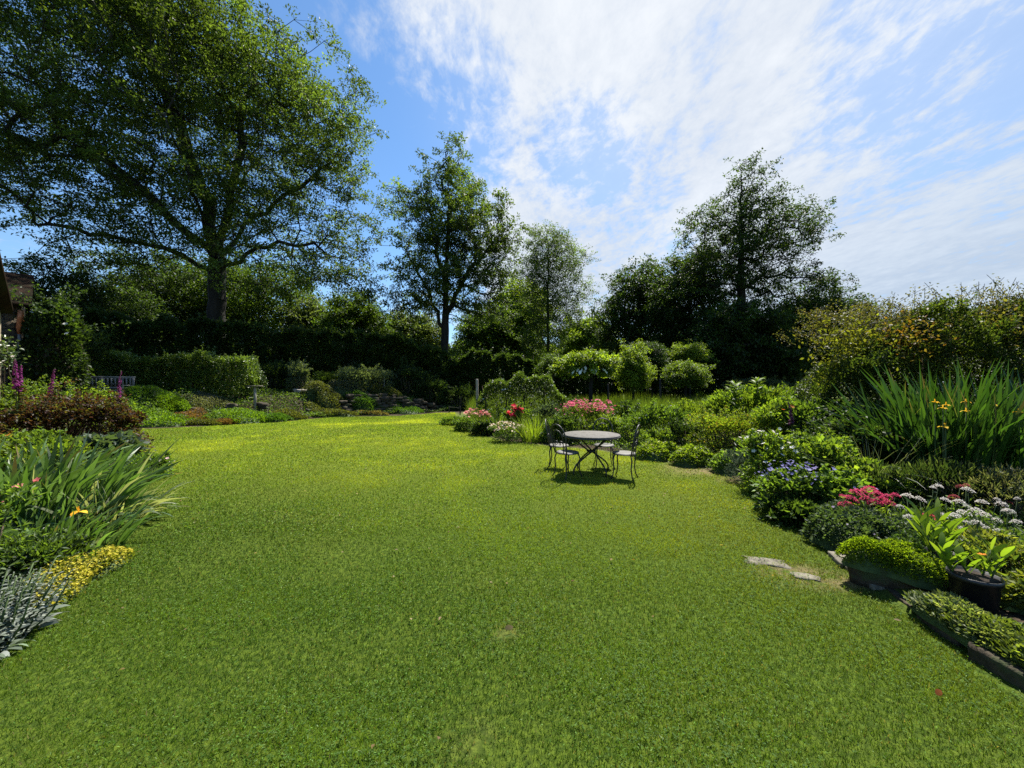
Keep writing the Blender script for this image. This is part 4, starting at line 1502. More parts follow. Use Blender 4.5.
GREY = [(0.095, 0.13, 0.075), (0.12, 0.155, 0.095), (0.075, 0.11, 0.055)]
bl = [(300, 21.3, (.8, .7), 1.25, GREY, 'grey-green bush at the top of the steps'), (326, 22.6, (.9, .8), .95, MID, 'sparse mid-green bush on the dry stone wall'), (352, 22.2, (1.3, .9), 1.15, GREY, 'grey-green feathery bush, left of the two biggest on the dry stone wall'),
      (378, 23.0, (1.1, .9), 1.15, GREY, 'grey-green rounded bush next to the thin pale stake'), (406, 24, (1.2, .9), 1.6, DARK, 'dark bush at the low right end of the dry stone wall'), (432, 24.0, (1.1, .8), 1.35, DARK, 'dark rose bush left of the short fence posts'),
      (457, 24, (1.2, .8), 1.15, DARK, 'dark low bush behind the short fence posts'), (60, 16.2, (1.6, 1.2), 2.2, DARK, 'dark shrub in shade left of the bench'), (275, 22.6, (1.2, 1), 1.3, DARK, 'very dark shrub between laurel hedge and steps'),
      (348, 24.6, (.8, .7), 2.3, GREY, 'tall pale-leaved shrub against the dark hedge')]
for i, (px, d, r, h, cols, lab) in enumerate(bl):
    bush('shrub', lab, GT(px, d), (r[0], r[1], h * 1.35), 5200, .10, cols, 300 + i, group='shrubs on the terrace', aspect=.38, upright=.7, lumps=10,
         flowers=('flowers', [(.7, .68, .6)], 16, .12) if i in (5,) else None)
bush('climbing_rose', 'dark climbing rose with scattered white blooms between the outbuilding and the bench', GT(50, 14.4), (1.3, .9, 3.9), 13000, .12, DARK, 321, cat='climber', lumps=20, lumpr=.34,
     flowers=('flower', [(.62, .62, .55)], 34, .14))

# ------------------------------------------------------------------ garden table and chairs


def make_table():
    d = 7.13
    x = (591.3 - CX) / F * d
    t = thing('garden_table', 'round pale-topped wrought iron garden table on crossed dark legs', 'table', (x, d, 0))
    R, H = .52, .725
    a = Acc()
    lathe(a, [(0, 0), (R - .004, 0), (R, .006), (R, .018), (R - .008, .024), (0, .024)][::1], (x, d, H - .024), 56)
    top = a.build('tabletop', 'table_mosaic', t)
    a = Acc()
    an = np.linspace(0, 2 * PI, 57)[:-1]
    rod(a, [(x + (R - .002) * math.cos(q), d + (R - .002) * math.sin(q), H - .034) for q in an], .013, 8, True)
    a.build('rim', 'iron', top, True)
    a = Acc()
    rod(a, [(x + .075 * math.cos(q), d + .075 * math.sin(q), .41) for q in np.linspace(0, 2 * PI, 25)[:-1]], .012, 8, True)
    a.build('centre_ring', 'iron', t, True)
    for k in range(4):
        q = k * PI / 2 + math.radians(28)
        u = np.array([math.cos(q), math.sin(q)])
        w = np.array([-u[1], u[0]])
        pr = [(-.46, .69, 0), (-.36, .63, .0), (-.2, .52, .015), (-.06, .43, .03), (.06, .38, .03), (.2, .29, .015), (.34, .19, 0), (.40, .11, 0), (.405, .05, 0), (.40, .008, 0)]
        a = Acc()
        pts = [(x + u[0] * r + w[0] * o, d + u[1] * r + w[1] * o, z) for r, z, o in pr]
        rod(a, pts, .015, 8)
        a.build('leg', 'iron', t, True)


make_table()


def make_chair(seat_px, d, face, label):
    """face: heading in degrees the sitter looks to (0 = +X, 90 = +Y)"""
    x = (seat_px - CX) / F * d
    t = thing('garden_chair', label, 'chair', (x, d, 0), 'wrought iron chairs round the table')
    t.rotation_euler = (0, 0, math.radians(face))
    BASE[t.name] = (0, 0, 0)
    Rs = .195
    a = Acc()
    lathe(a, [(0, 0), (Rs - .006, 0), (Rs, .006), (Rs - .006, .014), (Rs * .6, .011), (0, .010)], (0, 0, .445), 32)
    s = a.build('seat', 'seat_metal', t)
    a = Acc()
    rod(a, [(Rs * math.cos(q), Rs * math.sin(q), .44) for q in np.linspace(0, 2 * PI, 33)[:-1]], .009, 8, True)
    a.build('seat_ring', 'iron', s, True)
    for fx, fy in ((1, 1), (1, -1), (-1, 1), (-1, -1)):
        a = Acc()
        b = .13 if fx > 0 else .14
        pts = [(fx * b, fy * .135, .435), (fx * (b + .022), fy * .155, .34), (fx * (b + .01), fy * .15, .2), (fx * (b + .025), fy * .16, .08), (fx * (b + .06), fy * .185, .008)]
        rod(a, pts, [.012, .012, .011, .010, .012], 7)
        a.build('leg', 'iron', t, True)
    a = Acc()
    # arched back hoop from the rear of the seat
    th = np.linspace(0, PI, 15)
    pts = [(-.15, .155, .43), (-.175, .175, .55), (-.20, .19, .68)]
    pts += [(-.205 - .05 * math.sin(q), .19 * math.cos(q), .74 + .21 * math.sin(q)) for q in th]
    pts += [(-.20, -.19, .68), (-.175, -.175, .55), (-.15, -.155, .43)]
    rod(a, pts, .012, 7)
    hoop = a.build('back_frame', 'iron', t, True)
    a = Acc()
    pts = [(-.17, .10, .44), (-.19, .115, .58), (-.205, .12, .68)]
    pts += [(-.21 - .035 * math.sin(q), .12 * math.cos(q), .72 + .13 * math.sin(q)) for q in th]
    pts += [(-.205, -.12, .68), (-.19, -.115, .58), (-.17, -.10, .44)]
    rod(a, pts, .008, 6)
    for sg in (-1, 1):                            # two scrolls
        sp = [(-.20 - .02 * k / 14, sg * (.055 + (.05 - .0028 * k) * math.cos(k * .55)), .62 + (.05 - .0028 * k) * math.sin(k * .55)) for k in range(15)]
        rod(a, sp, .007, 6)
    a.build('back_scroll', 'iron', t, True)


make_chair(558.6, 7.57, -12, 'back-left iron chair with its arched back to the flower bed, left of the table')
make_chair(567.5, 6.80, 32, 'near-left iron chair tucked half under the table edge')
make_chair(604.0, 7.60, -97, 'iron chair directly behind the table, its arched back facing the camera')
make_chair(624.0, 6.72, 152, 'iron chair at the right of the table with its back to the green bushes')

# ------------------------------------------------------------------ small trees and shrubs behind the central bed


def make_umbrella_tree():
    d = 19.5
    b = base_at(591, d)
    lob = [LB(590, 362, d, 20, 7), LB(574, 366, d, 15, 6), LB(604, 366, d, 11, 6)]
    t = grow_tree('umbrella_tree', 'small flat-topped bright green tree with a ring of pale drooping leaves beneath', b, .11, 1.7, 2.2, lob, 130, 9000, .15, .35, BRI, 71, mind=.3, seg=.4, twig=.01, shell=.35)
    rng = np.random.default_rng(4)
    a = Acc()
    n = 50
    an = rng.uniform(0, 2 * PI, n)
    r = np.sqrt(rng.uniform(.3, 1, n)) * .95
    c = AT(587, 369, d)
    z = c[2] + .18 * (1 - (r / .95) ** 2) - .06 + rng.normal(0, .07, n)
    p = np.stack([c[0] + r * np.cos(an), d + r * np.sin(an), z], 1)
    o = np.stack([np.cos(an), np.sin(an), np.full(n, -.35)], 1)
    strips(a, p, o * np.array([.7, .7, 1]), o * np.array([.5, .5, 1]) + np.array([0, 0, -.9]), .3, .17, pal(rng, n, [(.74, .74, .66), (.8, .79, .7), (.6, .64, .54)], .1), 3, 'oval')
    k = a.build('pale_leaves', 'leaf_woolly', t)
    k['label'] = 'pale silvery leaves drooping under the crown'


make_umbrella_tree()


def small_tree(name, lab, px, d, py, rx, rz, cols, sd, n=17000, fork=.5, leaf=.088, mat='leaf'):
    b = base_at(px, d)
    lob = [LB(px, py, d, rx * .8, rz), LB(px - rx * .45, py + rz * .35, d, rx * .5, rz * .6), LB(px + rx * .45, py + rz * .4, d, rx * .5, rz * .6)]
    grow_tree(name, lab, b, .07, b[2] + fork, AT(px, py, d)[2], lob, 170, n, leaf, .3, cols, sd, mind=.26, seg=.5, twig=.008, shell=.4, cat='tree', mat=mat)


small_tree('orchard_tree', 'upright yellow-green small tree at the far end of the meadow', 633, 20.5, 366, 14, 22, BRI, 81)
small_tree('orchard_tree', 'dark-leaved small tree joined to the right side of the yellow-green one', 653, 22, 366, 13, 22, DARK, 82)
small_tree('orchard_tree', 'pale-topped small tree in front of the dense dark trees', 690, 22.5, 352, 18, 7, BRI, 83, 8000, .9)
small_tree('orchard_tree', 'rounded green small tree at the right end of the meadow', 686, 20, 374, 19, 11, MID + BRI, 84)
small_tree('orchard_tree', 'small light green tree left of the umbrella-shaped tree', 553, 23, 364, 12, 8, MID, 85, 8000, .9)
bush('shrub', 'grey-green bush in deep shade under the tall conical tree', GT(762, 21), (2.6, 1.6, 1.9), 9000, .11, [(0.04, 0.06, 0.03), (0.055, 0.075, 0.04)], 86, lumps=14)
bush('shrub', 'olive bush between the umbrella-shaped tree trunk and the white rose hedge', GT(572, 16.2), (.6, .6, 1.0), 3800, .08, MID, 87)


def make_meadow():
    rng = np.random.default_rng(13)
    a = Acc()
    n = 60000
    d = rng.uniform(12.5, 24, n)
    px = rng.uniform(470, 800, n)
    x = (px - CX) / F * d
    keep = (x > 1.6 + (d - 12.5) * .1) | (d > 16.5)
    keep &= ~((d < 14) & (x < 2.2))
    x, d = x[keep], d[keep]
    n = len(x)
    nz = vnoise(x, d, .45, 2.0)
    pos = np.stack([x, d, ground_z(x, d)], 1)
    h = (.85 + .35 * nz) * rng.uniform(.5, 1.25, n)
    dd = np.stack([rng.normal(0, .16, n), rng.normal(0, .16, n), np.ones(n)], 1)
    d1 = dd + np.stack([rng.normal(0, .35, n), rng.normal(0, .35, n), np.zeros(n)], 1)
    c = pal(rng, n, [(0.11, 0.18, 0.02), (0.13, 0.20, 0.028), (0.15, 0.19, 0.045), (0.085, 0.15, 0.02)], .2)
    strips(a, pos, dd, d1, np.maximum(h, .12), .022, c, 2)
    tag(a.build('meadow_grass', 'grass'), 'tall bright meadow grass around the small trees beyond the flower beds', 'meadow', kind='stuff')


make_meadow()
# ------------------------------------------------------------------ flower builders


def foxglove(label, top, length, lean, cols, seed, bells=26, name='foxglove', leaves_n=26):
    rng = np.random.default_rng(seed)
    top = np.array(top, float)
    bx, byy = top[0] - lean * .9, top[1] + rng.normal(0, .05)
    z0 = gz(bx, byy)
    t = thing(name, label, 'flower', (bx, byy, z0), 'foxglove spikes' if name == 'foxglove' else None)
    k = 18
    u = np.linspace(0, 1, k)
    pts = np.stack([bx + (top[0] - bx) * u ** 1.8, byy + (top[1] - byy) * u, z0 - .02 + (top[2] - z0 + .02) * u], 1)
    a = Acc()
    rod(a, pts, np.linspace(.013, .004, k), 6)
    a.build('stem', 'stem', t, True)
    f = Acc()
    f0 = 1 - length / max(top[2] - z0, .2)
    uu = np.linspace(f0, .985, bells)
    side = rng.uniform(0, 2 * PI)
    for i, s in enumerate(uu):
        p = np.array([np.interp(s, u, pts[:, j]) for j in range(3)])
        sc = 1.0 - .78 * ((s - f0) / (1 - f0)) ** 1.3
        for q in range(2):
            an = -PI / 2 + rng.normal(0, 1.0) + q * 1.7
            d = np.array([math.cos(an), math.sin(an), -.55])
            d = d / np.linalg.norm(d)
            ln, r1 = .046 * sc + .007, .016 * sc + .003
            c = np.clip(pal(rng, 1, cols, .12)[0], 0, 1)
            pp = [p + d * .004, p + d * ln * .45, p + d * ln]
            rod(f, pp, [r1 * .35, r1 * .8, r1], 7, False, c)
    f.build('flower_spike', 'petal', t)
    lv = Acc()
    n = leaves_n
    s = rng.uniform(.05, max(f0, .2), n)
    p = np.stack([np.interp(s, u, pts[:, j]) for j in range(3)], 1)
    an = rng.uniform(0, 2 * PI, n)
    ll = .26 * (1.1 - s)
    strips(lv, p, np.stack([np.cos(an), np.sin(an), np.full(n, .7)], 1), np.stack([np.cos(an), np.sin(an), np.full(n, -.5)], 1), ll, ll * .34, pal(rng, n, MID, .15), 4, 'oval')
    lv.build('foliage', 'leaf', t)
    return t


def umbel_plant(name, label, c, heads, size, cols, leafcols, seed, rad=.3, group=None, nl=700, leaf=.07):
    """leafy clump whose flat flower heads each stand on a stem of their own"""
    rng = np.random.default_rng(seed)
    z0 = gz(*c)
    t = thing(name, label, 'flower', (c[0], c[1], z0), group)
    lp, stems = [], []
    for h in heads:
        h = np.array(h, float)
        b = np.array([h[0] + rng.normal(0, .03), h[1] + rng.normal(.02, .03), gz(h[0], h[1]) - .01])
        m = (b + h) / 2 + rng.normal(0, .015, 3)
        stems.append([b, m, h - np.array([0, 0, .02])])
        u = rng.random((24, 1)) * .68
        lp.append(b * (1 - u) + h * u + rng.normal(0, .055, (24, 3)))
    for h, sp in zip(heads, stems):
        h = np.array(h, float)
        s = size * rng.uniform(.55, 1.3)
        n = 150
        a = rng.uniform(0, 2 * PI, n)
        q = np.sqrt(rng.random(n))
        tilt = rng.normal(0, .15, 2)
        p = np.stack([s * .5 * q * np.cos(a), s * .5 * q * np.sin(a), s * .34 * (1 - q ** 2)], 1)
        p[:, 2] += p[:, 0] * tilt[0] + p[:, 1] * tilt[1] + rng.normal(0, .004, n)
        f = Acc()
        flower_dots(f, rng, p + h, s * .095, cols, 4)
        hd = f.build('flower_head', 'petal', t)
        sa = Acc()
        rod(sa, sp, [.005, .004, .003], 5)
        sa.build('flower_stem', 'stem', hd, True)
    lv = Acc()
    p = np.concatenate(lp)
    n2 = nl
    an, q = rng.uniform(0, 2 * PI, n2), np.sqrt(rng.random(n2))
    e = np.stack([c[0] + rad * q * np.cos(an), c[1] + rad * q * np.sin(an), np.zeros(n2)], 1)
    e[:, 2] = ground_z(e[:, 0], e[:, 1]) + .22 * rng.random(n2)
    p = np.concatenate([p, e])
    p[:, 2] = np.maximum(p[:, 2], ground_z(p[:, 0], p[:, 1]) + .02)
    n = len(p)
    leaves(lv, p, unit(rng, n) + np.array([0, 0, .5]), unit(rng, n) * .8 + np.array([0, 0, 1.]), leaf * rng.uniform(.6, 1.3, n), leaf * .35, pal(rng, n, leafcols, .2))
    lv.build('foliage', 'leaf', t)
    return t


# ------------------------------------------------------------------ left bed
RED = [(0.055, 0.022, 0.018), (0.075, 0.032, 0.024), (0.045, 0.022, 0.022), (0.06, 0.055, 0.02), (0.07, 0.085, 0.022)]
GRN = [(0.080, 0.140, 0.022), (0.10, 0.17, 0.03), (0.125, 0.20, 0.042)]
BLU = [(0.045, 0.075, 0.045), (0.06, 0.095, 0.06), (0.08, 0.115, 0.075)]
bush('barberry_shrub', 'broad maroon-leaved shrub in the left bed below the foxgloves', GT(78, 7.9), (1.45, .8, 1.52), 17000, .06, RED, 401, aspect=.6, lumps=26, lumpr=.26, jit=.32)
bush('barberry_shrub', 'small maroon-leaved shrub at the left edge of the garden', GT(-20, 7.4), (1.2, .9, 1.15), 7000, .055, RED + [(.06, .08, .02)], 402, aspect=.6, lumps=14, lumpr=.32)
bush('shrub', 'yellow-green leafy shrub rising just behind the maroon shrub', GT(58, 9.0), (1.9, .8, 1.72), 13000, .065, BRI + GRN, 403, aspect=.55, lumps=18, lumpr=.34)
bush('shrub', 'mid-green leafy clump between the foxgloves at the house corner', GT(22, 9.2), (.7, .5, 1.62), 4200, .10, GRN, 404, aspect=.5, lumps=9)
MAG = [(0.30, 0.045, 0.22), (0.38, 0.08, 0.29), (0.25, 0.03, 0.19)]
foxglove('tall purple foxglove before the bench and the laurel hedge', AT(121, 370, 8.9), .74, .14, MAG, 1)
foxglove('purple foxglove leaning right, middle of the four left-bed spikes', AT(55, 368, 8.6), .62, .30, MAG, 2)
foxglove('taller of the two purple foxgloves by the house corner', AT(15, 358, 7.4), .55, .04, MAG, 3)
foxglove('shorter of the two purple foxgloves by the house corner', AT(21, 364, 7.5), .5, .08, MAG, 4)
IR = [(0.058, 0.12, 0.028), (0.078, 0.15, 0.036), (0.10, 0.18, 0.055), (0.085, 0.145, 0.078)]
swords('iris_clump', 'big clump of blue-green sword leaves with one orange-yellow bloom in the left bed', GT(56, 4.75), (.8, .7), 320, 1.02, .062, IR, 411, lean=(.32, -.05), spread=.55, droop=.5, pale=.05,
       flowers=[(*AT(78, 512, 4.0), .09, [(.75, .36, .02), (.8, .5, .03)])])
swords('iris_clump', 'sword-leaved clump at the left edge of the frame above the silver plant', GT(-20, 4.5), (.9, .75), 280, 1.0, .058, IR, 412, lean=(.18, 0), spread=.5, droop=.4)
swords('iris_clump', 'clump of wilted pale arching leaves spilling from the left bed over the lawn', GT(116, 4.65), (.34, .35), 120, .6, .035, IR + [(.12, .16, .08)], 413, lean=(.7, -.2), spread=.7, droop=1.4, pale=.6)
swords('iris_clump', 'shorter dark sword leaves between the big iris clump and the yellow stonecrop', GT(58, 3.95), (.7, .35), 170, .5, .034, IR, 414, lean=(.4, 0), spread=.5, droop=.6, pale=.04)
bush('leafy_plant', 'mid-green leafy plant behind the left irises with one small orange flower', GT(26, 6.3), (.9, .6, .82), 5200, .085, GRN, 421, lumps=12, flowers=('flowers', [(.7, .3, .03)], 7, .10), cat='plant')
bush('leafy_plant', 'pale glaucous broad-leaved plant below the maroon shrub', GT(98, 6.6), (.55, .4, .68), 1500, .15, BLU, 422, lumps=8, cat='plant', aspect=.62)
bush('leafy_plant', 'fresh green leafy plant between the maroon shrub and the irises', GT(62, 6.2), (.9, .5, .74), 4800, .08, BRI + GRN, 423, lumps=12, cat='plant')
bush('flowering_plant', 'low loose plant with small pale pink flowers on the lawn edge beside the maroon shrub', GT(143, 6.6), (.35, .5, .42), 1600, .07, GRN, 424, lumps=7, cat='plant', flowers=('flowers', [(.7, .45, .45), (.75, .7, .66)], 26, .06))
bush('flowering_plant', 'small pink-flowered plant at the left edge of the frame beside the silver plant', GT(-6, 3.3), (.3, .3, .72), 1200, .07, GRN, 425, lumps=6, cat='plant', flowers=('flowers', [(.62, .18, .16), (.7, .28, .22)], 34, .07))
bush('leafy_plant', 'low dark-leaved plant with few white buds between silver plant and yellow stonecrop', GT(42, 3.35), (.5, .3, .3), 2200, .07, GRN + DARK, 426, lumps=8, cat='plant', aspect=.4)
SIL = [(0.13, 0.15, 0.12), (0.18, 0.20, 0.165), (0.09, 0.115, 0.08), (0.24, 0.26, 0.225)]


def lambs_ear():
    rng = np.random.default_rng(31)
    c = (-3.52, 2.33)
    t = thing('lambs_ear', 'woolly silver-grey plant with upright stems at the lower left corner of the lawn', 'plant', (c[0], c[1], 0), None)
    st, lv = Acc(), Acc()
    for i in range(175):
        a, q = rng.uniform(0, 2 * PI), math.sqrt(rng.random())
        b = np.array([c[0] + -.02 + .42 * q * math.cos(a), c[1] + .42 * q * math.sin(a), -.01])
        h = rng.uniform(.3, .52) * (1 - .35 * q)
        e = b + np.array([.16 * q * math.cos(a) + rng.normal(0, .04), .16 * q * math.sin(a) + rng.normal(0, .04), h])
        rod(st, [b, (b + e) / 2 + rng.normal(0, .012, 3), e], [.006, .006, .004], 6)
        m = 13
        u = np.linspace(.05, 1, m)
        p = b + (e - b) * u[:, None]
        an = np.arange(m) * 2.4 + rng.uniform(0, 6)
        for k2 in (0, PI):
            d = np.stack([np.cos(an + k2), np.sin(an + k2), np.full(m, .55)], 1)
            d1 = np.stack([np.cos(an + k2), np.sin(an + k2), np.full(m, -.35)], 1)
            ll = (.088 - .066 * u ** .7) * rng.uniform(.8, 1.25, m)
            strips(lv, p, d, d1, ll, ll * .34, pal(rng, m, SIL, .14), 4, 'oval')
    n = 150
    a = rng.uniform(0, 2 * PI, n)
    q = np.sqrt(rng.uniform(.3, 1.15, n))
    p = np.stack([c[0] + .40 * q * np.cos(a), c[1] + .42 * q * np.sin(a), np.full(n, .01)], 1)
    strips(lv, p, np.stack([np.cos(a), np.sin(a), np.full(n, 1.2)], 1), np.stack([np.cos(a), np.sin(a), np.full(n, -.7)], 1), rng.uniform(.10, .16, n), .036, pal(rng, n, SIL + [(.12, .16, .10)], .14), 5, 'oval')
    st.build('stem', 'seat_metal' if False else 'stem', t, True)
    lv.build('foliage', 'leaf_woolly', t)


lambs_ear()
mat_plant('stonecrop', 'bright yellow flowering stonecrop mat on the left lawn edge', (-3.68, 3.22), (.56, .27), .13, 3600, .03, [(.13, .15, .02), (.10, .13, .02)], 431, rz=math.radians(112),
          flowers=('flowers', [(.50, .43, .03), (.40, .37, .02), (.56, .50, .07)], 2900, .018, .006))

# ------------------------------------------------------------------ central bed behind the table
bush('flowering_plant', 'bright red-flowered bush standing out in the central bed', GT(515, 12.2), (.28, .26, .92), 1900, .07, GRN, 501, cat='plant', lumps=8, flowers=('flowers', [(.68, .02, .05), (.72, .04, .10)], 96, .13, .06))
bush('flowering_plant', 'low mound of cream and pale pink flowers on the lawn edge below the red bush', GT(508, 11.0), (.52, .36, .5), 2600, .055, GRN, 502, cat='plant', lumps=10, flowers=('flowers', [(.72, .60, .42), (.68, .42, .34), (.75, .70, .56)], 260, .055))
bush('flowering_plant', 'loose mass of tall rose-pink flowers behind the garden table', GT(585, 11.4), (.9, .42, 1.05), 4600, .06, GRN, 503, cat='plant', lumps=12, flowers=('flowers', [(.66, .11, .20), (.72, .22, .30), (.58, .09, .17)], 560, .072, .11))
bush('flowering_plant', 'dusky pink flowers at the far left tip of the central bed', GT(477, 13.4), (.5, .35, .74), 2400, .065, GRN, 504, cat='plant', lumps=9, flowers=('flowers', [(.62, .16, .18), (.66, .28, .26)], 95, .10, .04))
swords('grass_clump', 'bright yellow-green grassy clump left of the back-left iron chair', GT(534, 11.0), (.34, .26), 260, .92, .02, BRI, 511, 'plant', spread=.4, droop=.35, mat='leaf', shape='blade')
swords('grass_clump', 'upright grassy leaves between the dusky pink and the red flowers', GT(496, 12.6), (.6, .3), 300, .85, .02, BRI + GRN, 512, 'plant', spread=.4, droop=.3, mat='leaf', shape='blade')
cb = [(466, 13.6, (.45, .3), .42, GRN, 'low green plant at the left tip of the central bed'), (484, 12.4, (.5, .3), .45, DARK, 'dark low plant on the lawn edge left of the cream mound'), (548, 12.6, (.55, .35), .98, BLU, 'blue-green bush behind the bright grassy clump'),
      (553, 10.9, (.45, .3), .66, GRN, 'green leafy plant behind the back-left iron chair'), (566, 10.7, (.5, .3), .72, MID, 'green leafy plant just left behind the garden table'), (612, 10.8, (.6, .35), .66, BRI, 'bright leafy plant behind the right side of the table'),
      (634, 10.4, (.6, .4), .72, GRN, 'green leafy bush behind the right-hand iron chair'), (520, 13.4, (.8, .4), .8, GRN, 'green leafy plants at the foot of the white rose hedge'), (632, 12.2, (.8, .5), 1.05, MID, 'loose bush with upright shoots right of the rose-pink flowers'),
      (600, 13.4, (.9, .5), .8, BRI, 'bright leafy plants behind the rose-pink flowers'), (452, 15.5, (.6, .4), .3, GRN, 'lowest green plant at the far corner of the lawn')]
for i, (px, d, r, h, cols, lab) in enumerate(cb):
    bush('leafy_plant', lab, GT(px, d), (r[0], r[1], h), 2600, .075, cols, 520 + i, cat='plant', lumps=8, group='leafy plants of the central bed')

# ------------------------------------------------------------------ right bed, middle distance
WHT = [(.72, .72, .66), (.78, .78, .74)]
bush('shrub', 'white-speckled green bush right of the iron chairs', GT(660, 9.7), (.75, .5, 1.12), 4600, .075, GRN, 601, lumps=12, flowers=('flowers', WHT, 40, .06))
bush('shrub', 'lime-green feathery bush, left of the orange-tipped bush', GT(694, 10.0), (.85, .5, 1.12), 5200, .07, BRI, 602, lumps=12, aspect=.35, upright=.8)
bush('shrub', 'dark compact bush in front of the lime-green feathery bush', GT(684, 8.9), (.5, .4, .78), 3600, .06, DARK, 603, lumps=9)
bush('leafy_plant', 'small bright leafy plant nearest the right-hand iron chair', GT(657, 8.9), (.42, .32, .58), 2400, .07, BRI + GRN, 604, cat='plant', lumps=8)
bush('shrub', 'rounded bush with orange-tinged tips in the middle of the right bed', GT(732, 8.5), (1.12, .8, 1.08), 14000, .05, BRI + BRI + [(.22, .16, .03)], 605, lumps=20, aspect=.5, lumpr=.34)
bush('leafy_plant', 'tall fresh green plants with upright leafy tops behind the orange-tipped bush', GT(760, 10.0), (1.7, .7, 1.5), 9500, .10, BRI + GRN, 606, cat='plant', lumps=20, aspect=.3, upright=.9, lumpr=.32)
for i, (px, py, d, lab) in enumerate(((735, 384, 9.6, 'left of two tall shoots crowned with spiky leaves above the orange-tipped bush'), (757, 380, 9.8, 'right of two tall shoots crowned with spiky leaves above the orange-tipped bush'))):
    q = AT(px, py, d)
    rng = np.random.default_rng(640 + i)
    t = thing('tall_shoot', lab, 'plant', (q[0], q[1], gz(q[0], q[1])))
    a = Acc()
    rod(a, [(q[0], q[1], gz(q[0], q[1])), (q[0] + .02, q[1], 1.0), tuple(q)], [.014, .011, .006], 6)
    a.build('stem', 'stem', t, True)
    a = Acc()
    n = 60
    u = rng.random(n) ** .6
    an = rng.uniform(0, 2 * PI, n)
    p = np.stack([np.full(n, q[0]), np.full(n, q[1]), 1.0 + (q[2] - 1.0) * u], 1)
    strips(a, p, np.stack([np.cos(an), np.sin(an), np.full(n, .9)], 1), np.stack([np.cos(an), np.sin(an), np.full(n, .1)], 1), .24, .045, pal(rng, n, GRN + BRI, .15), 4, 'oval')
    a.build('foliage', 'leaf', t)
bush('flowering_plant', 'mixed green plants with a few orange blooms beside the dull purple spike', GT(812, 7.8), (.7, .5, 1.22), 5200, .075, GRN, 607, cat='plant', lumps=12, flowers=('flowers', [(.55, .17, .03), (.5, .2, .05)], 16, .09))
bush('leafy_plant', 'leafy green plant with orange flower left of the dull purple spike', GT(775, 8.2), (.6, .5, 1.2), 4200, .075, GRN + BRI, 608, cat='plant', lumps=10, flowers=('flowers', [(.6, .24, .03)], 6, .13))
foxglove('dull purple-brown spike with a few white bells at its foot in the right bed', AT(788, 401, 7.2), .42, -.12, [(.20, .07, .13), (.15, .055, .10)], 9, 22, 'flower_spike_plant')
mat_plant('edging_plant', 'low pale yellow-flowered edging plant nearest the table on the right lawn edge', (3.22, 8.55), (.55, .35), .34, 2600, .06, BRI, 611, cat='plant', flowers=('flowers', [(.6, .58, .22), (.62, .6, .34)], 130, .045))
mat_plant('edging_plant', 'low lime edging plant with cream flowers, middle one of the right lawn edge', (3.75, 7.9), (.5, .32), .34, 2400, .06, BRI, 612, cat='plant', flowers=('flowers', [(.6, .58, .25), (.66, .64, .45)], 110, .045))
mat_plant('edging_plant', 'small edging plant with yellow-cream flower tops beside the bare patch of lawn', (4.15, 7.25), (.4, .3), .36, 2000, .06, GRN, 613, cat='plant', flowers=('flowers', [(.66, .6, .2), (.66, .62, .36)], 70, .05))
bush('leafy_plant', 'silvery grey-green plant between edging plants and the white daisies', GT(747, 6.5), (.36, .34, .5), 2600, .07, BLU + [(.14, .165, .12)], 614, cat='plant', lumps=8, aspect=.25, mat='leaf_woolly', upright=.8)
bush('daisy_bush', 'bushy plant covered in white daisies in the right bed', GT(770, 5.75), (.42, .4, .86), 3000, .06, BRI + GRN, 615, cat='flower', lumps=9, flowers=('flowers', [(.62, .62, .57), (.7, .7, .66)], 98, .07, .04))
bush('shrub', 'bright green rounded shrub right of the white daisies', GT(818, 5.7), (.62, .5, .86), 5200, .075, BRI + GRN, 616, lumps=12, aspect=.45)
bush('geranium', 'plant with a cluster of violet-blue flowers in front of the white daisies', GT(792, 4.95), (.48, .36, .5), 2300, .085, GRN + MID, 617, cat='flower', lumps=9, aspect=.7, flowers=('flowers', [(.20, .19, .42), (.27, .25, .5)], 95, .040, .09))
bush('geranium', 'green plant with few lilac-blue flowers left of the crimson flowers', GT(834, 4.75), (.3, .3, .5), 1700, .075, GRN, 618, cat='flower', lumps=7, aspect=.6, flowers=('flowers', [(.28, .27, .5)], 12, .06, .05))
bush('leafy_plant', 'broad-leaved bright plant between crimson flowers and tall irises', GT(868, 5.0), (.45, .35, .56), 1700, .11, BRI + GRN, 619, cat='plant', lumps=8, aspect=.6)
bush('leafy_plant', 'dark leafy filler plant beneath the violet-blue flowers', GT(800, 4.6), (.42, .26, .26), 2000, .075, DARK + MID, 620, cat='plant', lumps=7)

# tall irises and the grass at their side
YEL = [(.78, .46, .02), (.8, .56, .04)]
swords('iris_clump', 'tall flag iris clump with yellow flowers at the right edge', GT(985, 5.5), (.95, .5), 520, 1.85, .062, [(0.026, 0.07, 0.012), (0.038, 0.092, 0.015), (0.055, 0.12, 0.019)], 630, lean=(.06, -.02), spread=.16, droop=.18,
       flowers=[(*AT(935, 402, 5.1), .065, YEL), (*AT(943, 408, 5.0), .065, YEL), (*AT(946, 405, 5.1), .065, YEL), (*AT(966, 402, 5.2), .07, YEL), (*AT(966, 411, 5.1), .07, YEL), (*AT(994, 405, 5.1), .065, YEL), (*AT(945, 427, 4.9), .08, YEL), (*AT(1019, 412, 5.0), .065, YEL)])
swords('iris_clump', 'left-leaning tall green sword leaves beside the yellow-flowered irises', GT(925, 5.8), (.55, .45), 360, 1.6, .046, [(0.024, 0.06, 0.013), (0.034, 0.078, 0.016), (0.046, 0.098, 0.02)], 631, lean=(-.14, -.05), spread=.26, droop=.4)
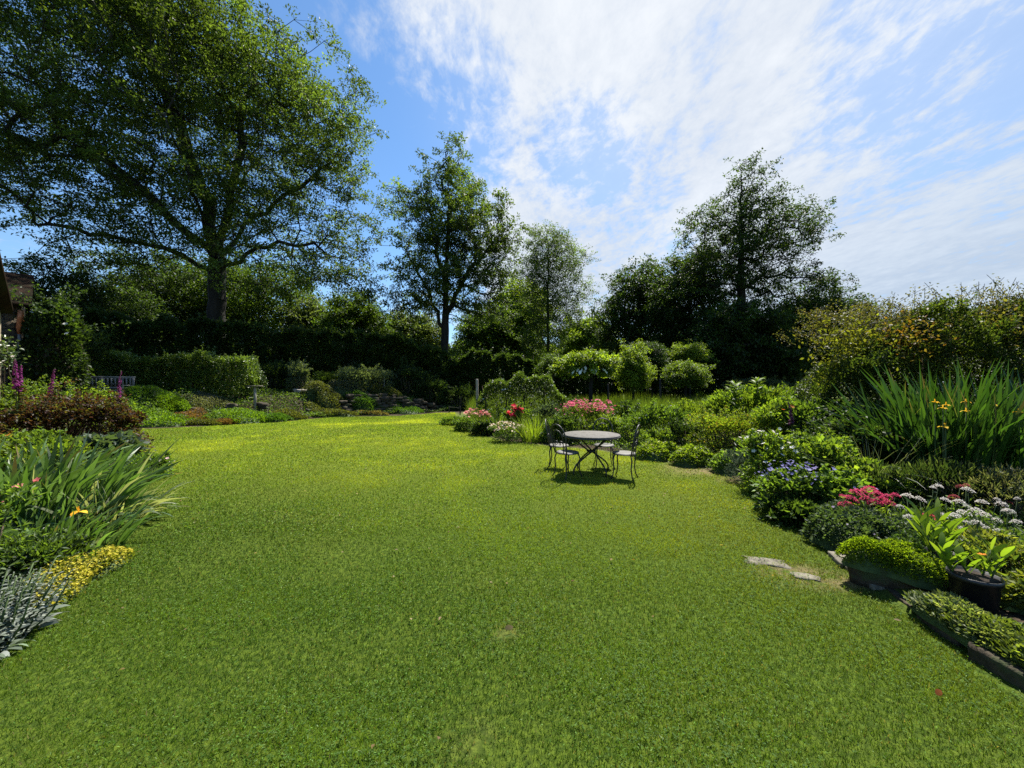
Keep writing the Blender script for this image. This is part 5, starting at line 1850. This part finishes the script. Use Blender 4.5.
swords('ornamental_grass', 'pale arching grass leaves hanging out left of the tall irises', GT(868, 5.3), (.25, .25), 150, 1.15, .02, [(.13, .155, .10), (.19, .21, .15), (.08, .11, .05)], 632, 'grass', lean=(-.45, -.2), spread=.5, droop=1.5, shape='blade')
bush('shrub', 'very dark foliage at the foot of the boundary hedge behind the irises', GT(905, 6.7), (1.7, .6, 1.3), 7000, .08, DARK, 633, lumps=14)
bush('shrub', 'dark bush between the bright shrub and the arching pale grass', GT(855, 6.2), (.6, .5, .95), 4200, .07, DARK, 634, lumps=10)
bush('leafy_plant', 'thin-leaved dark green plant beneath the tall yellow irises', GT(945, 4.85), (1.0, .35, .62), 5200, .07, [(.022, .042, .014), (.032, .056, .018), (.05, .07, .03)], 635, cat='plant', lumps=14, aspect=.2, upright=.9)
bush('leafy_plant', 'grey-green feathery plant with pinkish tops behind the white flower heads', GT(1010, 4.5), (.55, .35, .62), 3600, .065, [(.07, .09, .05), (.09, .11, .065), (.12, .12, .09)], 636, cat='plant', lumps=10, aspect=.25, upright=.9)

# ------------------------------------------------------------------ right bed, near
HEADS = [(933, 488), (907, 497), (920, 500), (900, 507), (909, 518), (941, 516), (946, 501), (959, 503), (967, 507), (968, 491), (982, 503), (997, 500), (1001, 505), (1017, 499), (964, 514), (983, 516), (967, 523), (977, 524),
         (997, 521), (1016, 523), (963, 529), (986, 528), (991, 537), (984, 540), (989, 546), (995, 557), (1000, 533), (961, 538), (954, 517), (1008, 512), (938, 487), (975, 512)]


def head3(px, py):
    d = float(np.interp(py, [486, 557], [4.2, 3.0]))
    return AT(px, py, d)


grp = [[], [], []]
for h in HEADS:
    p = head3(*h)
    grp[0 if p[1] > 3.85 and h[0] < 960 else (1 if p[1] > 3.62 else 2)].append(p)
labs = ['left clump of round white flower heads near the crimson flowers', 'far clump of round white flower heads below the dusky plants', 'nearest clump of round white flower heads beside the potted plants']
for i, g in enumerate(grp):
    c = np.mean([q[:2] for q in g], 0)
    umbel_plant('white_flower_clump', labs[i], c, g, .088, [(.62, .62, .54), (.68, .67, .60), (.60, .52, .48)], [(.045, .08, .02), (.06, .10, .028), (.035, .065, .018)], 700 + i, .5, None, 2200)
reds = [AT(px, py, 4.15) for px, py in ((843, 497), (846, 506), (851, 500), (857, 494), (863, 492), (870, 491), (876, 496), (881, 501), (888, 505), (852, 510), (866, 500), (895, 496), (873, 503), (886, 498))]
umbel_plant('red_valerian', 'clump of crimson-red flower heads at the middle of the right bed', (3.8, 4.15), reds, .12, [(.60, .03, .13), (.64, .07, .20), (.52, .04, .09)], BRI + GRN, 710, .38, None, 2200, .07)
reds = [AT(px, py, 3.75) for px, py in ((929, 516), (934, 514), (939, 520))]
umbel_plant('red_valerian', 'few red flower heads just above the black pots', (4.1, 3.75), reds, .085, [(.58, .06, .08), (.6, .12, .12)], GRN, 711, .2, None, 400)
reds = [AT(px, py, 4.3) for px, py in ((960, 487), (966, 486), (953, 498), (956, 502), (1010, 503))]
umbel_plant('red_valerian', 'dull dark red flower heads among the far white ones', (5.0, 4.3), reds, .08, [(.32, .05, .06), (.38, .08, .08)], GRN, 712, .25, None, 500)
mat_plant('leafy_plant', 'low dark small-leaved carpet before the crimson flowers', (3.55, 4.0), (.48, .42), .34, 5200, .042, [(.035, .065, .03), (.05, .085, .04), (.065, .10, .05)], 713, cat='plant', flowers=('flowers', [(.36, .28, .42)], 22, .03))
mat_plant('leafy_plant', 'low dark small-leaved carpet behind the stone trough', (3.72, 3.4), (.4, .4), .28, 3800, .04, [(.03, .06, .02), (.045, .08, .03)], 714, cat='plant')
bush('leafy_plant', 'yellow-green variegated plant at the right edge beside the black pots', GT(1014, 2.85), (.32, .34, .36), 2200, .06, [(.14, .17, .035), (.19, .21, .05), (.08, .13, .03)], 715, cat='plant', lumps=8, aspect=.5)
mat_plant('leafy_plant', 'low yellow-green leaves hiding the soil right of the nearer black pot', (3.60, 2.46), (.28, .34), .22, 3000, .055, [(.14, .17, .035), (.19, .21, .05), (.09, .14, .03)], 717, cat='plant')
bush('leafy_plant', 'green leafy plants below the white flower heads at the right edge', GT(1040, 3.1), (.4, .35, .2), 1800, .06, GRN, 716, cat='plant', lumps=9)


def edging():
    labs = ['nearest dark edging stone below the variegated mat at the lower right', 'second edging stone from the camera under the variegated mat', 'third edging stone from the camera under the variegated mat',
            'edging stone at the near end of the stone trough', 'long low pale edging stone in front of the stone trough', 'pale edging stone at the far end of the stone trough', 'pale flat edging stone before the violet-blue flowers']
    spec = [(2.79, 1.62, .42, .13, .11), (2.77, 2.12, .36, .12, .13), (2.86, 2.54, .30, .11, .10), (2.95, 2.90, .30, .10, .06), (2.97, 3.24, .40, .10, .05), (3.06, 3.56, .28, .14, .05), (3.50, 4.42, .34, .2, .05)]
    for i, (x, y, l, w, h) in enumerate(spec):
        a = Acc()
        rock(a, (x, y, h * .38), (w, l, h), 120 + i, (-.10, .02, .18, .30, .26, .35, .5)[i] * -1, .07, 6, .9)
        tag(a.build('edging_stone', 'dark_stone' if i < 4 else 'pale_stone'), labs[i], 'edging stone', 'stones edging the right bed')
    fl = [(764, 562, .36, .17, 'larger flat pale stone sunk in the lawn near the right bed'), (805, 577, .19, .11, 'smaller flat pale stone sunk in the lawn near the right bed')]
    for i, (px, py, w, l, lab) in enumerate(fl):
        c = G(px, py)
        a = Acc()
        rock(a, (c[0], c[1], -.013), (w, l, .05), 140 + i, -.35, .2, 8, .55)
        tag(a.build('flat_stone', 'pale_stone'), lab, 'stone')
        STONES.append((c, w * .48, l * .5))


edging()


def trough_and_pots():
    rng = np.random.default_rng(8)
    c = np.array([3.08, 3.08])
    z0 = gz(c[0] + .06, c[1]) - .12
    a = Acc()
    L, W, H, wl = .60, .27, .21, .04
    rz = math.radians(-46)
    R = np.array([[math.cos(rz), -math.sin(rz)], [math.sin(rz), math.cos(rz)]])

    def ring(l, w, z, k=8):
        an = (np.arange(4 * k) + .5) * 2 * PI / (4 * k)
        e = .28
        p = np.stack([np.sign(np.cos(an)) * np.abs(np.cos(an)) ** e * l / 2, np.sign(np.sin(an)) * np.abs(np.sin(an)) ** e * w / 2], 1) @ R.T
        p = p + rng.normal(0, .0035, p.shape)
        return np.concatenate([p + c, np.full((len(p), 1), z)], 1)
    rings = [ring(L * .93, W * .88, z0), ring(L * .95, W * .92, z0 + H * .3), ring(L * .98, W * .97, z0 + H * .7), ring(L, W, z0 + H - .01), ring(L - .02, W - .02, z0 + H), ring(L - 2 * wl, W - 2 * wl, z0 + H), ring(L - 2 * wl, W - 2 * wl, z0 + H * .55)]
    m = len(rings[0])
    V = np.concatenate(rings)
    f = [(i * m + j, i * m + (j + 1) % m, (i + 1) * m + (j + 1) % m, (i + 1) * m + j) for i in range(len(rings) - 1) for j in range(m)]
    a.add(V, [(4, np.array(f)), (m, np.array([list(range(m))[::-1], [(len(rings) - 1) * m + j for j in range(m)]]))])
    tag(a.build('stone_trough', 'dark_stone'), 'weathered dark stone trough on the right bed edge', 'trough')
    mat_plant('stonecrop', 'bright lime-green stonecrop mound filling the stone trough', c, (L * .56, W * .78), .20, 9500, .024, [(.14, .21, .016), (.18, .25, .02), (.11, .18, .014)], 720, rz=rz, z0=z0 + H - .03, cat='plant', upright=.8)
    LAN = [(.11, .19, .02), (.14, .23, .025), (.17, .25, .035)]
    for i, (x, y, r, h, n, ll, labp, labl) in enumerate(((3.17, 2.64, .128, .215, 40, .28, 'nearer black plastic pot by the variegated edging mat', 'yellow-green lance-leaved plant in the nearer black pot'),
                                                       (3.37, 3.0, .12, .20, 56, .40, 'farther black plastic pot behind the stone trough', 'taller yellow-green lance-leaved plant in the farther black pot'))):
        z = gz(x, y)
        a = Acc()
        t = thing('plant_pot', labp, 'pot', (x, y, z), 'black plastic pots')
        lathe(a, [(0, .0), (r * .8, 0), (r * .82, .006), (r * .96, h - .03), (r * .97, h - .03), (r * 1.03, h - .028), (r * 1.03, h), (r * .97, h), (r * .93, h - .035), (0, h - .035)], (x, y, z), 36)
        a.build('body', 'black_plastic', t, False)
        a = Acc()
        lathe(a, [(r * .935, -.004), (r * .5, .008), (0, .012)], (x, y, z + h - .012), 20)
        a.build('soil', 'potting_soil', t, True)
        rg = np.random.default_rng(60 + i)
        p = thing('lance_leaved_plant', labl, 'plant', (x, y, z + h - .02))
        lv, st = Acc(), Acc()
        for s in range(5 if i == 0 else 7):
            an, q = rg.uniform(0, 2 * PI), rg.uniform(.1, .75) * r
            b = np.array([x + q * math.cos(an), y + q * math.sin(an), z + h - .03])
            hh = ll * rg.uniform(.35, .75)
            e = b + np.array([math.cos(an) * .06, math.sin(an) * .06, hh])
            rod(st, [b, (b + e) / 2, e], [.007, .006, .004], 6)
            k = 9
            u = np.linspace(.15, 1, k)
            pp = b + (e - b) * u[:, None]
            a2 = np.arange(k) * 2.5 + rg.uniform(0, 6)
            strips(lv, pp, np.stack([np.cos(a2) * .5, np.sin(a2) * .5, np.full(k, 1.2)], 1), np.stack([np.cos(a2), np.sin(a2), np.full(k, .8)], 1), ll * .55 * rg.uniform(.7, 1.1, k), .036, pal(rg, k, LAN, .12), 6, 'oval')
        st.build('stem', 'stem', p, True)
        lv.build('foliage', 'leaf', p)
        if i == 0:
            fa = Acc()
            flower_dots(fa, rg, np.array([[x - .02, y - .06, z + h + .16]]), .06, [(.7, .3, .06)])
            fa.build('flower', 'petal', p)
    VAR = [(.10, .145, .05), (.16, .20, .08), (.22, .25, .13), (.08, .12, .04)]
    mat_plant('edging_mat', 'pale variegated mat spilling over the edging stones, its end nearest the trough', (2.90, 2.46), (.36, .14), .13, 4600, .034, VAR, 721, rz=math.radians(75), z0=.08, cat='plant')
    mat_plant('edging_mat', 'greener end of the mat on the edging stones at the right edge of the frame', (2.89, 2.08), (.48, .17), .13, 5200, .034, [(.11, .155, .035), (.15, .19, .05), (.09, .13, .03)], 722, rz=math.radians(88), z0=.10, cat='plant')


trough_and_pots()


def ground_cover():
    """uncountable low leaves that fill the beds between the named plants"""
    rng = np.random.default_rng(77)
    for nm, lab, poly, n, hmax, sz in (
            ('bed_ground_cover', 'low mixed green leaves filling the soil between the plants of the left bed', [(-9.5, 2.2), (-7, 0.2), (-3.2, 0.2), (-3.0, 1.9), (-3.45, 2.9), (-4.0, 3.9), (-4.65, 4.9), (-7.2, 7.2), (-9.2, 9.4), (-13, 12), (-15, 11)], 32000, .30, .06),
            ('bed_ground_cover', 'low mixed green leaves between the rocks and shrubs of the terrace', [(-25, 12), (-15.5, 13.2), (-14, 15.3), (-10.3, 17.4), (-8.8, 19.2), (-5, 22), (-3, 24), (-2, 26), (-25, 26)], 80000, .34, .10),
            ('bed_ground_cover', 'low mixed green leaves filling the soil between the plants of the right bed', [(3.05, 3.3), (3.7, 4.4), (4.2, 5.5), (4.05, 6.6), (3.7, 7.6), (3.1, 8.3), (2.3, 9.7), (1.0, 10.6), (-.2, 11.4), (-1.4, 13.2), (-2.0, 15.5), (5, 15.5), (9, 8), (8.5, 0), (3.0, 0), (3.0, 2.0), (3.35, 2.3)], 60000, .26, .055)):
        poly = np.array(poly)
        lo, hi = poly.min(0), poly.max(0)
        x, y = rng.uniform(lo[0], hi[0], n * 3), rng.uniform(lo[1], hi[1], n * 3)
        k = inside(poly, x, y) & ~inside(LAWN, x, y)
        e = edge_dist(LAWN, x, y)
        k &= e > .05
        x, y, e = x[k][:n], y[k][:n], e[k][:n]
        nz = vnoise(x, y, .9, 4.0)
        m = len(x)
        z = ground_z(x, y) + np.minimum(hmax * (0.55 + .6 * nz), .06 + e * .6).clip(.03) * np.sqrt(rng.random(m))
        c = pal(rng, m, GRN + DARK, .22) * np.exp(nz * .5)[:, None]
        a = Acc()
        leaves(a, np.stack([x, y, z], 1), unit(rng, m) + np.array([0, 0, .5]), unit(rng, m) * .8 + np.array([0, 0, 1.]), sz * rng.uniform(.6, 1.4, m), sz * .5, c)
        tag(a.build(nm, 'leaf'), lab, 'ground cover', kind='stuff')


ground_cover()
make_lawn()


def fallen_leaf(px, py, col, lab):
    rng = np.random.default_rng(int(px))
    c = G(px, py)
    a = Acc()
    strips(a, np.array([[c[0], c[1], .035]]), np.array([[.8, .3, .12]]), np.array([[.8, .4, -.1]]), .06, .035, np.array([col]), 5, 'oval')
    tag(a.build('fallen_leaf', 'petal'), lab, 'leaf')


fallen_leaf(936, 701, (.35, .10, .03), 'single orange fallen leaf on the lawn at the lower right')
fallen_leaf(505, 634, (.24, .18, .08), 'pale brown dead leaf on the middle of the lawn')
